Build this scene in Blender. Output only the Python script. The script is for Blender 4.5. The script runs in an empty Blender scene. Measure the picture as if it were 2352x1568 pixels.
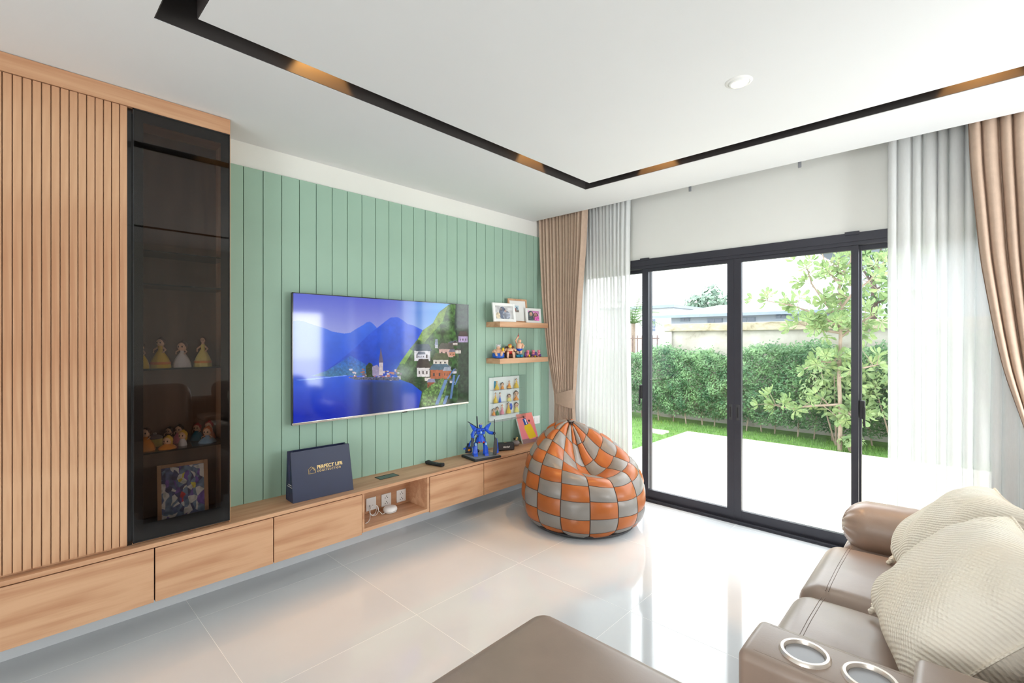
import bpy, math, random
import numpy as np
from mathutils import Vector, Matrix

random.seed(7)
rng = np.random.default_rng(7)
scene = bpy.context.scene
col = scene.collection
PI = math.pi
R = math.radians


def S(r, g, b):
    """sRGB 0-255 to linear"""
    out = []
    for c in (r, g, b):
        c /= 255.0
        out.append(c / 12.92 if c <= 0.04045 else ((c + 0.055) / 1.055) ** 2.4)
    return tuple(out)


# ------------------------------------------------------------------ camera
cam_data = bpy.data.cameras.new('camera')
cam_data.sensor_width = 36.0
cam_data.lens = 16.76
cam_data.shift_y = -0.0017
cam_data.clip_start = 0.02
cam_data.clip_end = 300
cam = bpy.data.objects.new('camera', cam_data)
cam.location = (3.1, 0.0, 1.426)
cam.rotation_euler = (R(90), 0, R(43.41))
col.objects.link(cam)
scene.camera = cam

# ------------------------------------------------------------------ overcast sky
world = bpy.data.worlds.new('overcast_sky')
scene.world = world
world.use_nodes = True
wn = world.node_tree.nodes
wn['Background'].inputs[0].default_value = (0.93, 0.97, 1.0, 1)
wn['Background'].inputs[1].default_value = 3.0


# ------------------------------------------------------------------ side window daylight and an added fill behind the camera
def area_light(name, loc, rot, sx, sy, power, color):
    ld = bpy.data.lights.new(name, 'AREA')
    ld.shape = 'RECTANGLE'
    ld.size, ld.size_y = sx, sy
    ld.energy = power
    ld.color = color
    o = bpy.data.objects.new(name, ld)
    o.location, o.rotation_euler = loc, rot
    col.objects.link(o)
    return o


# added fill light behind the camera, daylight at the window beside the sofa
area_light('back_fill_light', (3.55, -4.08, 1.2), (R(90), 0, 0), 1.8, 2.0, 46, (0.98, 0.99, 1.0))
area_light('side_window_daylight', (4.72, 3.01, 1.25), (0, R(90), 0), 1.3, 1.12, 30, (0.93, 0.97, 1.0))

vs = scene.view_settings
vs.view_transform = 'Standard'
vs.look = 'None'
vs.gamma = 1.0
vs.exposure = 0.93
vs.use_curve_mapping = False


# ------------------------------------------------------------------ materials
def new_mat(name):
    m = bpy.data.materials.new(name)
    m.use_nodes = True
    return m, m.node_tree, m.node_tree.nodes['Principled BSDF']


def coords(nt, scale=(1, 1, 1), kind='Object', rot=(0, 0, 0)):
    tc = nt.nodes.new('ShaderNodeTexCoord')
    mp = nt.nodes.new('ShaderNodeMapping')
    mp.inputs['Scale'].default_value = scale
    mp.inputs['Rotation'].default_value = rot
    nt.links.new(tc.outputs[kind], mp.inputs[0])
    return mp.outputs[0]


def noise(nt, vec, scale, detail=3, rough=0.5, dist=0):
    n = nt.nodes.new('ShaderNodeTexNoise')
    n.inputs['Scale'].default_value = scale
    n.inputs['Detail'].default_value = detail
    n.inputs['Roughness'].default_value = rough
    n.inputs['Distortion'].default_value = dist
    nt.links.new(vec, n.inputs['Vector'])
    return n.outputs[0]


def ramp(nt, fac, stops):
    n = nt.nodes.new('ShaderNodeValToRGB')
    e = n.color_ramp.elements
    while len(e) < len(stops):
        e.new(0.5)
    for i, (p, c) in enumerate(stops):
        e[i].position = p
        e[i].color = (*c, 1)
    nt.links.new(fac, n.inputs[0])
    return n.outputs[0]


def add_bump(nt, bsdf, h, strength, dist=0.01):
    b = nt.nodes.new('ShaderNodeBump')
    b.inputs['Strength'].default_value = strength
    b.inputs['Distance'].default_value = dist
    nt.links.new(h, b.inputs['Height'])
    nt.links.new(b.outputs[0], bsdf.inputs['Normal'])


def plain(name, c, rough=0.5, metal=0.0, spec=0.5, var=0.06, vscale=6, bump=0.0, bscale=60, coat=0.0):
    """a colour with gentle procedural variation and optional fine relief"""
    m, nt, b = new_mat(name)
    b.inputs['Roughness'].default_value = rough
    b.inputs['Metallic'].default_value = metal
    b.inputs['Specular IOR Level'].default_value = spec
    b.inputs['Coat Weight'].default_value = coat
    v = coords(nt)
    n = noise(nt, v, vscale)
    lo = tuple(x * (1 - var) for x in c)
    hi = tuple(min(1, x * (1 + var)) for x in c)
    nt.links.new(ramp(nt, n, [(0.3, lo), (0.7, hi)]), b.inputs['Base Color'])
    if bump:
        add_bump(nt, b, noise(nt, v, bscale, 4), bump, 0.004)
    return m


def wood(name, along, c1, c2, rough=0.42):
    sc = {'x': (0.9, 9, 9), 'y': (9, 0.9, 9), 'z': (9, 9, 0.9)}[along]
    fine = {'x': (3, 120, 120), 'y': (120, 3, 120), 'z': (120, 120, 3)}[along]
    m, nt, b = new_mat(name)
    v = coords(nt, sc)
    n1 = noise(nt, v, 1.2, 3, 0.5, 0.5)
    w = nt.nodes.new('ShaderNodeMath')
    w.operation = 'MULTIPLY'
    w.inputs[1].default_value = 5.0
    nt.links.new(n1, w.inputs[0])
    fr = nt.nodes.new('ShaderNodeMath')
    fr.operation = 'PINGPONG'
    fr.inputs[1].default_value = 1.0
    nt.links.new(w.outputs[0], fr.inputs[0])
    n2 = noise(nt, coords(nt, fine), 1.0, 3, 0.6)
    mx = nt.nodes.new('ShaderNodeMix')
    mx.inputs[0].default_value = 0.45
    nt.links.new(fr.outputs[0], mx.inputs[2])
    nt.links.new(n2, mx.inputs[3])
    nt.links.new(ramp(nt, mx.outputs[0], [(0.2, c2), (0.75, c1)]), b.inputs['Base Color'])
    b.inputs['Roughness'].default_value = rough
    b.inputs['Specular IOR Level'].default_value = 0.35
    add_bump(nt, b, n2, 0.06, 0.002)
    return m


def glass(name, tint=(1, 1, 1), ior=1.45, rough=0.0):
    """thin pane: transmits with a tint, reflects by Fresnel"""
    m = bpy.data.materials.new(name)
    m.use_nodes = True
    nt = m.node_tree
    nt.nodes.clear()
    out = nt.nodes.new('ShaderNodeOutputMaterial')
    mix = nt.nodes.new('ShaderNodeMixShader')
    tr = nt.nodes.new('ShaderNodeBsdfTransparent')
    gl = nt.nodes.new('ShaderNodeBsdfGlossy')
    fr = nt.nodes.new('ShaderNodeFresnel')
    tr.inputs[0].default_value = (*tint, 1)
    gl.inputs['Roughness'].default_value = rough
    gl.inputs['Color'].default_value = (0.9, 0.9, 0.9, 1)
    geo = nt.nodes.new('ShaderNodeNewGeometry')   # both faces of a pane reflect alike
    mr = nt.nodes.new('ShaderNodeMapRange')
    mr.inputs[3].default_value = ior
    mr.inputs[4].default_value = 1.0 / ior
    nt.links.new(geo.outputs['Backfacing'], mr.inputs[0])
    nt.links.new(mr.outputs[0], fr.inputs['IOR'])
    nt.links.new(fr.outputs[0], mix.inputs[0])
    nt.links.new(tr.outputs[0], mix.inputs[1])
    nt.links.new(gl.outputs[0], mix.inputs[2])
    nt.links.new(mix.outputs[0], out.inputs[0])
    return m


def cloth_sheer(name):
    m = bpy.data.materials.new(name)
    m.use_nodes = True
    nt = m.node_tree
    nt.nodes.clear()
    out = nt.nodes.new('ShaderNodeOutputMaterial')
    df = nt.nodes.new('ShaderNodeBsdfDiffuse')
    tl = nt.nodes.new('ShaderNodeBsdfTranslucent')
    tr = nt.nodes.new('ShaderNodeBsdfTransparent')
    df.inputs[0].default_value = (0.88, 0.89, 0.88, 1)
    tl.inputs[0].default_value = (0.88, 0.90, 0.90, 1)
    a = nt.nodes.new('ShaderNodeMixShader')
    a.inputs[0].default_value = 0.24
    nt.links.new(df.outputs[0], a.inputs[1])
    nt.links.new(tl.outputs[0], a.inputs[2])
    b = nt.nodes.new('ShaderNodeMixShader')
    n = noise(nt, coords(nt, (30, 30, 3)), 10, 3)
    mr = nt.nodes.new('ShaderNodeMapRange')
    mr.inputs[3].default_value = 0.86
    mr.inputs[4].default_value = 0.95
    nt.links.new(n, mr.inputs[0])
    nt.links.new(mr.outputs[0], b.inputs[0])
    nt.links.new(tr.outputs[0], b.inputs[1])
    nt.links.new(a.outputs[0], b.inputs[2])
    nt.links.new(b.outputs[0], out.inputs[0])
    return m


def leaf_mat(name, c1, c2, trans=0.25, scale=9):
    m, nt, b = new_mat(name)
    n = noise(nt, coords(nt), scale, 2)
    cc = ramp(nt, n, [(0.3, c1), (0.7, c2)])
    nt.links.new(cc, b.inputs['Base Color'])
    b.inputs['Roughness'].default_value = 0.45
    b.inputs['Specular IOR Level'].default_value = 0.4
    tl = nt.nodes.new('ShaderNodeBsdfTranslucent')
    nt.links.new(cc, tl.inputs[0])
    mix = nt.nodes.new('ShaderNodeMixShader')
    mix.inputs[0].default_value = trans
    nt.links.new(b.outputs[0], mix.inputs[1])
    nt.links.new(tl.outputs[0], mix.inputs[2])
    nt.links.new(mix.outputs[0], nt.nodes['Material Output'].inputs[0])
    return m


def emit(name, c, strength):
    m, nt, b = new_mat(name)
    b.inputs['Base Color'].default_value = (*c, 1)
    b.inputs['Emission Color'].default_value = (*c, 1)
    b.inputs['Emission Strength'].default_value = strength
    return m


def printed(name, rough=0.4, emission=0.0, coat=0.0, spec=0.5):
    """flat print carried by the mesh's own colour attribute"""
    m, nt, b = new_mat(name)
    a = nt.nodes.new('ShaderNodeVertexColor')
    a.layer_name = 'print'
    b.inputs['Roughness'].default_value = rough
    b.inputs['Specular IOR Level'].default_value = spec
    b.inputs['Coat Weight'].default_value = coat
    if emission:
        b.inputs['Base Color'].default_value = (0.01, 0.01, 0.012, 1)
        nt.links.new(a.outputs[0], b.inputs['Emission Color'])
        b.inputs['Emission Strength'].default_value = emission
    else:
        nt.links.new(a.outputs[0], b.inputs['Base Color'])
    return m


M = {}
WC1, WC2 = S(213, 170, 134), S(189, 140, 105)
for ax in 'xyz':
    M['wood_' + ax] = wood('oak_veneer_' + ax, ax, WC1, WC2)
M['wall'] = plain('cream_wall_paint', S(234, 234, 228), 0.7, var=0.02, vscale=2, bump=0.04, bscale=220)
M['ceiling'] = plain('white_ceiling_paint', S(228, 230, 230), 0.8, var=0.01, vscale=1, spec=0.2)
M['green'] = plain('sage_green_paint', S(160, 191, 172), 0.5, var=0.03, vscale=3, bump=0.02, bscale=150, spec=0.3)
M['green_gap'] = plain('sage_green_groove', S(100, 132, 112), 0.6, var=0.03)
M['black_trim'] = plain('black_lacquer_trim', S(66, 62, 61), 0.5, var=0.1)
M['alu'] = plain('black_aluminium', S(58, 58, 66), 0.38, metal=0.25, var=0.05)
M['alu_light'] = plain('brushed_track_metal', S(150, 152, 158), 0.3, metal=0.8, var=0.05)
M['grout'] = plain('white_grout', S(250, 250, 248), 0.5, var=0.02)
M['clear'] = glass('clear_glass', (0.985, 0.99, 0.99), 1.3)
M['smoke'] = glass('smoked_glass', (0.66, 0.63, 0.61), 1.5)
M['acrylic'] = glass('clear_acrylic', (0.94, 0.96, 0.96), 1.4)
M['shelf_glass'] = glass('dark_shelf_glass', (0.35, 0.34, 0.33), 1.5)
M['black_gloss'] = plain('black_gloss', S(30, 31, 33), 0.12, var=0.05, coat=0.4)
M['black_matte'] = plain('black_matte', S(32, 32, 34), 0.55, var=0.08)
M['dark_grey'] = plain('dark_grey_plastic', S(62, 62, 64), 0.5, var=0.08)
M['mid_grey'] = plain('mid_grey_plastic', S(128, 130, 134), 0.5, var=0.05)
M['white'] = plain('white_plastic', S(238, 238, 236), 0.35, var=0.02)
M['white_paint'] = plain('white_paint', S(240, 241, 238), 0.5, var=0.02)
M['steel'] = plain('chrome', S(225, 222, 216), 0.16, metal=1.0, var=0.02)
M['rim'] = plain('satin_rim', S(232, 222, 212), 0.28, metal=0.55, var=0.02)
M['well'] = plain('grey_cup_well', S(150, 150, 152), 0.4, metal=0.6, var=0.03)
M['back_wood'] = wood('dark_wood_back', 'z', S(132, 100, 78), S(116, 86, 66))  # darker brown wood than the cabinet fronts
M['sheer'] = cloth_sheer('white_voile')
M['drape'] = plain('taupe_drape_cloth', S(196, 171, 151), 0.75, var=0.05, vscale=30, bump=0.15, bscale=400, spec=0.25)
M['sofa'] = plain('taupe_leather', S(156, 135, 121), 0.36, var=0.05, vscale=9, bump=0.05, bscale=160, spec=0.9)
M['sofa_dark'] = plain('stitch_thread', S(122, 103, 91), 0.6, var=0.05)
M['orange'] = plain('orange_leather', S(164, 91, 38), 0.36, var=0.10, vscale=7, bump=0.08, bscale=90, spec=0.5)
M['grey_leather'] = plain('grey_leather', S(130, 127, 123), 0.36, var=0.06, vscale=7, bump=0.08, bscale=90, spec=0.5)
M['seam'] = plain('seam_lining', S(70, 52, 44), 0.7, var=0.1)
M['navy'] = plain('navy_card', S(26, 36, 68), 0.42, var=0.06, vscale=9)
M['gold'] = plain('gold_foil', S(214, 184, 120), 0.35, metal=0.4, var=0.04)
M['print_white'] = plain('white_print', S(235, 235, 232), 0.5, var=0.01)
M['print_matte'] = printed('printed_paper', 0.5)
M['print_screen'] = printed('lit_screen', 0.07, emission=0.5, spec=0.55)
M['skin'] = plain('toy_skin', S(236, 190, 158), 0.4, var=0.03)
for nm, c in dict(yellow=(238, 196, 40), pale_yellow=(240, 222, 120), toy_orange=(240, 150, 50), pink=(236, 140, 160),
                  toy_red=(196, 40, 44), toy_blue=(30, 96, 200), teal=(40, 150, 190), purple=(104, 68, 140),
                  brown=(92, 58, 42), black_hair=(36, 28, 28), blonde=(236, 188, 70), ginger=(226, 112, 34),
                  pearl=(226, 222, 226), toy_green=(70, 130, 70), coral=(246, 140, 128), light_blue=(150, 190, 225),
                  robot_blue=(28, 84, 206), robot_dark=(44, 48, 62), stone=(150, 140, 140)).items():
    M[nm] = plain('toy_' + nm, S(*c), 0.35, var=0.04, vscale=20)


def floor_mat():
    m, nt, b = new_mat('polished_porcelain')
    v = coords(nt, kind='Object')
    n = noise(nt, v, 2.2, 4, 0.5, 0.6)
    nt.links.new(ramp(nt, n, [(0.3, S(220, 223, 226)), (0.7, S(227, 230, 232))]), b.inputs['Base Color'])
    b.inputs['Roughness'].default_value = 0.07
    b.inputs['Specular IOR Level'].default_value = 0.85
    return m


M['tile'] = floor_mat()


def knit_mat():
    m, nt, b = new_mat('cream_ribbed_knit')
    v = coords(nt, (1, 1, 1), rot=(0, 0, R(-34)))
    n = noise(nt, v, 5, 2)
    nt.links.new(ramp(nt, n, [(0.3, S(252, 240, 219)), (0.7, S(255, 248, 233))]), b.inputs['Base Color'])
    b.inputs['Roughness'].default_value = 0.9
    b.inputs['Specular IOR Level'].default_value = 0.15
    w = nt.nodes.new('ShaderNodeTexWave')
    w.bands_direction = 'Y'
    w.inputs['Scale'].default_value = 30
    w.inputs['Distortion'].default_value = 0.8
    w.inputs['Detail'].default_value = 1
    w.inputs['Detail Scale'].default_value = 6
    nt.links.new(v, w.inputs['Vector'])
    w2 = nt.nodes.new('ShaderNodeTexWave')
    w2.bands_direction = 'X'
    w2.inputs['Scale'].default_value = 38
    w2.inputs['Distortion'].default_value = 1.5
    nt.links.new(v, w2.inputs['Vector'])
    mm = nt.nodes.new('ShaderNodeMath')
    mm.operation = 'MULTIPLY_ADD'
    mm.inputs[1].default_value = 0.35
    nt.links.new(w2.outputs[1], mm.inputs[0])
    nt.links.new(w.outputs[1], mm.inputs[2])
    add_bump(nt, b, mm.outputs[0], 0.5, 0.006)
    return m


M['knit'] = knit_mat()


def concrete_mat():
    m, nt, b = new_mat('stained_render')
    v = coords(nt)
    n = noise(nt, v, 1.6, 6, 0.65, 0.3)
    c = ramp(nt, n, [(0.30, S(112, 106, 90)), (0.42, S(162, 158, 146)), (0.7, S(186, 184, 176))])
    nt.links.new(c, b.inputs['Base Color'])
    b.inputs['Roughness'].default_value = 0.9
    add_bump(nt, b, noise(nt, v, 30, 4), 0.2, 0.01)
    return m


def coping_mat():
    m, nt, b = new_mat('mossy_coping')
    v = coords(nt, (1, 1, 2))
    n = noise(nt, v, 3.0, 6, 0.7, 0.4)
    c = ramp(nt, n, [(0.32, S(104, 96, 72)), (0.45, S(150, 142, 120)), (0.7, S(176, 170, 154))])
    nt.links.new(c, b.inputs['Base Color'])
    b.inputs['Roughness'].default_value = 0.95
    add_bump(nt, b, noise(nt, v, 25, 4), 0.3, 0.01)
    return m


M['concrete'] = concrete_mat()
M['coping'] = coping_mat()
M['patio'] = plain('pale_stone_paving', S(236, 228, 212), 0.6, var=0.04, vscale=1.2, bump=0.05, bscale=40)
M['soil'] = plain('garden_soil', S(110, 100, 74), 0.95, var=0.2, vscale=5)
M['lawn'] = plain('lawn_turf', S(86, 122, 56), 0.9, var=0.25, vscale=9)
M['grass'] = leaf_mat('grass_blades', S(88, 134, 58), S(128, 168, 82), 0.3, 4)
M['hedge'] = leaf_mat('hedge_leaves', S(56, 98, 64), S(122, 158, 108), 0.25, 5)
M['leaf_a'] = leaf_mat('glossy_leaves', S(106, 136, 90), S(162, 180, 124), 0.35, 7)
M['leaf_b'] = leaf_mat('dark_tree_leaves', S(72, 108, 66), S(122, 148, 92), 0.3, 5)  # deeper green than the patio tree's leaves
M['leaf_far'] = leaf_mat('distant_leaves', S(92, 118, 104), S(122, 146, 126), 0.2, 1.2)  # distance haze is mixed into this pale bluish green
M['bark'] = plain('pale_bark', S(146, 130, 116), 0.85, var=0.2, vscale=12, bump=0.3, bscale=60)
M['bark_dark'] = plain('dark_bark', S(96, 82, 78), 0.85, var=0.2, vscale=12, bump=0.3, bscale=60)
M['house_wall'] = plain('pale_grey_render', S(160, 172, 186), 0.8, var=0.02)
M['house_roof'] = plain('white_metal_roof', S(206, 210, 214), 0.6, var=0.02)
M['house_trim'] = plain('blue_grey_fascia', S(128, 142, 158), 0.6, var=0.03)
M['house_glass'] = plain('reflective_window', S(84, 100, 120), 0.15, var=0.08)
M['rust'] = plain('rusty_bars', S(112, 92, 84), 0.8, var=0.2, vscale=30)


# ------------------------------------------------------------------ mesh building
class G:
    def __init__(self):
        self.v, self.f = [], []
        self.flat = set()
        self.x = None

    def add(self, vs, fs):
        o = len(self.v)
        if self.x is not None:
            vs = [tuple(self.x @ Vector(p)) for p in vs]
        self.v.extend(vs)
        self.f.extend(tuple(i + o for i in q) for q in fs)
        return self

    def box(self, x0, x1, y0, y1, z0, z1):
        return self.add([(x0, y0, z0), (x1, y0, z0), (x1, y1, z0), (x0, y1, z0),
                         (x0, y0, z1), (x1, y0, z1), (x1, y1, z1), (x0, y1, z1)],
                        [(0, 3, 2, 1), (4, 5, 6, 7), (0, 1, 5, 4), (1, 2, 6, 5), (2, 3, 7, 6), (3, 0, 4, 7)])

    def rbox(self, c, s, r, seg=2, fn=None, mid=1):
        """rounded box: centre c, full size s, edge radius r; fn may displace a point given in unit coordinates"""
        h = [q / 2 for q in s]
        r = min(r, min(h) * 0.999)
        L = []
        for a in range(3):
            i = h[a] - r
            row = [-h[a] + r * k / seg for k in range(seg)]
            row += [-i + 2 * i * k / mid for k in range(mid + 1)]
            row += [i + r * (k + 1) / seg for k in range(seg)]
            L.append(row)
        vid, vs, fs = {}, [], []

        def pt(p):
            q = [max(-(h[a] - r), min(h[a] - r, p[a])) for a in range(3)]
            d = [p[a] - q[a] for a in range(3)]
            # even arc spacing
            d = [math.copysign(math.tan(abs(e) / r * PI / 4) * r, e) if r > 0 else 0 for e in d]
            ln = math.sqrt(sum(e * e for e in d)) or 1
            w = [q[a] + d[a] / ln * r for a in range(3)]
            k = tuple(round(e, 6) for e in p)
            if k not in vid:
                vid[k] = len(vs)
                if fn:
                    w = fn(*[w[a] / h[a] for a in range(3)], *w)
                vs.append((c[0] + w[0], c[1] + w[1], c[2] + w[2]))
            return vid[k]
        for a in range(3):
            b, d = (a + 1) % 3, (a + 2) % 3
            for sg in (-1, 1):
                for i in range(len(L[b]) - 1):
                    for j in range(len(L[d]) - 1):
                        q = []
                        for (m, n) in ((i, j), (i + 1, j), (i + 1, j + 1), (i, j + 1)):
                            p = [0, 0, 0]
                            p[a], p[b], p[d] = sg * h[a], L[b][m], L[d][n]
                            q.append(pt(p))
                        if sg < 0:
                            q.reverse()
                        if fn is None and mid == 1 and i == seg and j == seg:
                            self.flat.add(len(self.f) + len(fs))
                        fs.append(tuple(q))
        return self.add(vs, fs)

    def tube(self, pts, rad, n=8, caps=True):
        pts = [Vector(p) for p in pts]
        if not isinstance(rad, (list, tuple)):
            rad = [rad] * len(pts)
        vs, fs = [], []
        up = Vector((0.13, 0.27, 0.95)).normalized()
        for i, p in enumerate(pts):
            t = (pts[min(i + 1, len(pts) - 1)] - pts[max(i - 1, 0)]).normalized()
            if abs(t.dot(up)) > 0.97:
                up = Vector((0.95, 0.1, 0.2)).normalized()
            a = t.cross(up).normalized()
            b = t.cross(a).normalized()
            for k in range(n):
                an = 2 * PI * k / n
                vs.append(tuple(p + (a * math.cos(an) + b * math.sin(an)) * rad[i]))
        for i in range(len(pts) - 1):
            for k in range(n):
                fs.append((i * n + k, (i + 1) * n + k, (i + 1) * n + (k + 1) % n, i * n + (k + 1) % n))
        if caps:
            fs.append(tuple(range(n)))
            fs.append(tuple(reversed(range((len(pts) - 1) * n, len(pts) * n))))
        return self.add(vs, fs)

    def lathe(self, prof, n=20, c=(0, 0, 0), fn=None):
        vs, fs = [], []
        for (r, z) in prof:
            for k in range(n):
                an = 2 * PI * k / n
                rr = r * (fn(an, z) if fn else 1)
                vs.append((c[0] + rr * math.cos(an), c[1] + rr * math.sin(an), c[2] + z))
        for i in range(len(prof) - 1):
            for k in range(n):
                fs.append((i * n + k, i * n + (k + 1) % n, (i + 1) * n + (k + 1) % n, (i + 1) * n + k))
        m = len(prof) - 1
        if m > 2 and abs(prof[0][0] - prof[-1][0]) < 1e-6:      # closed ring: no discs across the opening
            for k in range(n):
                fs.append((m * n + k, m * n + (k + 1) % n, (k + 1) % n, k))
        else:
            fs.append(tuple(reversed(range(n))))
            fs.append(tuple(range(m * n, (m + 1) * n)))
        return self.add(vs, fs)

    def ell(self, c, r, nu=12, nv=8, rot=None):
        if not isinstance(r, (list, tuple)):
            r = (r, r, r)
        vs, fs = [], []
        for j in range(1, nv):
            th = PI * j / nv
            for i in range(nu):
                ph = 2 * PI * i / nu
                p = Vector((r[0] * math.sin(th) * math.cos(ph), r[1] * math.sin(th) * math.sin(ph), r[2] * math.cos(th)))
                if rot:
                    p = rot @ p
                vs.append((c[0] + p.x, c[1] + p.y, c[2] + p.z))
        for sg in (1, -1):
            p = Vector((0, 0, sg * r[2]))
            if rot:
                p = rot @ p
            vs.append((c[0] + p.x, c[1] + p.y, c[2] + p.z))
        t, bt = len(vs) - 2, len(vs) - 1
        for i in range(nu):
            fs.append((t, i, (i + 1) % nu))
            fs.append((bt, (nv - 2) * nu + (i + 1) % nu, (nv - 2) * nu + i))
            for j in range(nv - 2):
                fs.append((j * nu + i, (j + 1) * nu + i, (j + 1) * nu + (i + 1) % nu, j * nu + (i + 1) % nu))
        return self.add(vs, fs)

    def grid(self, fn, nu, nv, close=False):
        vs = [tuple(fn(i / nu, j / nv)) for j in range(nv + 1) for i in range(nu if close else nu + 1)]
        w = nu if close else nu + 1
        fs = []
        for j in range(nv):
            for i in range(nu):
                i2 = (i + 1) % w
                fs.append((j * w + i, j * w + i2, (j + 1) * w + i2, (j + 1) * w + i))
        return self.add(vs, fs)

    def prism(self, poly, a0, a1, axis='x'):
        n = len(poly)
        mk = {'x': lambda a, p: (a, p[0], p[1]), 'y': lambda a, p: (p[0], a, p[1]), 'z': lambda a, p: (p[0], p[1], a)}[axis]
        vs = [mk(a0, p) for p in poly] + [mk(a1, p) for p in poly]
        fs = [tuple(range(n)), tuple(reversed(range(n, 2 * n)))]
        for i in range(n):
            fs.append((i, i + n, (i + 1) % n + n, (i + 1) % n))
        return self.add(vs, fs)

    def build(self, name, mat, parent=None, smooth=40, fix=True, **kw):
        me = bpy.data.meshes.new(name)
        me.from_pydata(self.v, [], self.f)
        me.validate()
        if fix:
            import bmesh
            bm = bmesh.new()
            bm.from_mesh(me)
            bmesh.ops.recalc_face_normals(bm, faces=bm.faces)
            bm.to_mesh(me)
            bm.free()
        if mat is not None:
            for mm in (mat if isinstance(mat, (list, tuple)) else [mat]):
                me.materials.append(M[mm] if isinstance(mm, str) else mm)
        if smooth:
            me.polygons.foreach_set('use_smooth', [True] * len(me.polygons))
            me.set_sharp_from_angle(angle=R(smooth))
            if self.flat:
                me.polygons.foreach_set('use_smooth', [i not in self.flat for i in range(len(me.polygons))])
        o = bpy.data.objects.new(name, me)
        col.objects.link(o)
        if parent is not None:
            o.parent = parent
        for k, val in kw.items():
            o[k] = val
        return o


def thing(name, label, cat, loc=(0, 0, 0), rotz=0, group=None, kind=None):
    o = bpy.data.objects.new(name, None)
    o.empty_display_size = 0.05
    o.location = loc
    o.rotation_euler = (0, 0, rotz)
    col.objects.link(o)
    if label:
        o['label'] = label
        o['category'] = cat
    if group:
        o['group'] = group
    if kind:
        o['kind'] = kind
    return o


def tag(o, label, cat, group=None):
    o['label'], o['category'] = label, cat
    if group:
        o['group'] = group
    return o


def box(name, mat, x0, x1, y0, y1, z0, z1, parent=None, bev=0.0, **kw):
    g = G()
    if bev:
        g.rbox(((x0 + x1) / 2, (y0 + y1) / 2, (z0 + z1) / 2), (x1 - x0, y1 - y0, z1 - z0), bev, 2)
    else:
        g.box(x0, x1, y0, y1, z0, z1)
    return g.build(name, mat, parent, **kw)


def link_copy(name, me, parent, loc=(0, 0, 0)):
    o = bpy.data.objects.new(name, me)
    o.location = loc
    o.parent = parent
    col.objects.link(o)
    return o


def text(name, s, size, mat, parent, loc, rot, extrude=0.0004, shear=0.0, spacing=1.0, align='LEFT', bold=0.0):
    cu = bpy.data.curves.new(name, 'FONT')
    cu.body = s
    cu.size = size
    cu.extrude = extrude
    cu.shear = shear
    cu.space_character = spacing
    cu.align_x = align
    cu.offset = bold
    cu.materials.append(M[mat])
    tmp = bpy.data.objects.new('tmp', cu)
    col.objects.link(tmp)
    bpy.context.view_layer.update()
    me = bpy.data.meshes.new_from_object(tmp.evaluated_get(bpy.context.evaluated_depsgraph_get()))
    bpy.data.objects.remove(tmp)
    me.name = name
    if not me.materials:
        me.materials.append(M[mat])
    o = bpy.data.objects.new(name, me)
    o.location, o.rotation_euler = loc, rot
    o.parent = parent
    col.objects.link(o)
    return o


def print_panel(name, mat, parent, rgb, origin, du, dv):
    """flat printed panel: rgb array (H, W, 3) in sRGB 0-1, row 0 at the top; origin is the top-left corner"""
    H, W = rgb.shape[:2]
    lin = np.where(rgb <= 0.04045, rgb / 12.92, ((np.clip(rgb, 0, 1) + 0.055) / 1.055) ** 2.4)
    o0, du, dv = np.array(origin), np.array(du), np.array(dv)
    uu, tt = np.meshgrid(np.linspace(0, 1, W), np.linspace(0, 1, H))
    P = o0 + uu[..., None] * du + tt[..., None] * dv
    idx = np.arange(H * W).reshape(H, W)
    F = np.stack([idx[:-1, :-1], idx[1:, :-1], idx[1:, 1:], idx[:-1, 1:]], -1).reshape(-1, 4)
    me = bpy.data.meshes.new(name)
    me.vertices.add(H * W)
    me.vertices.foreach_set('co', P.reshape(-1))
    me.loops.add(F.size)
    me.loops.foreach_set('vertex_index', F.reshape(-1).astype(np.int32))
    me.polygons.add(len(F))
    me.polygons.foreach_set('loop_start', np.arange(0, F.size, 4, dtype=np.int32))
    me.update(calc_edges=True)
    ca = me.color_attributes.new('print', 'FLOAT_COLOR', 'POINT')
    rgba = np.concatenate([lin, np.ones((H, W, 1))], -1)
    ca.data.foreach_set('color', rgba.reshape(-1).astype(np.float32))
    me.materials.append(M[mat])
    o = bpy.data.objects.new(name, me)
    o.parent = parent
    col.objects.link(o)
    return o


def in_poly(X, Y, poly):
    inside = np.zeros(X.shape, bool)
    n = len(poly)
    j = n - 1
    for i in range(n):
        xi, yi = poly[i]
        xj, yj = poly[j]
        if yi != yj:
            c = ((yi > Y) != (yj > Y)) & (X < (xj - xi) * (Y - yi) / (yj - yi) + xi)
            inside ^= c
        j = i
    return inside


def vnoise(X, Y, f, seed=0):
    """smooth value noise"""
    g = np.random.default_rng(seed).random((64, 64))
    x, y = X * f, Y * f
    x0, y0 = np.floor(x).astype(int), np.floor(y).astype(int)
    fx, fy = x - x0, y - y0
    fx, fy = fx * fx * (3 - 2 * fx), fy * fy * (3 - 2 * fy)
    q = lambda a, b: g[(y0 + b) % 64, (x0 + a) % 64]
    return (q(0, 0) * (1 - fx) + q(1, 0) * fx) * (1 - fy) + (q(0, 1) * (1 - fx) + q(1, 1) * fx) * fy


CEIL = 2.597

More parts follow.
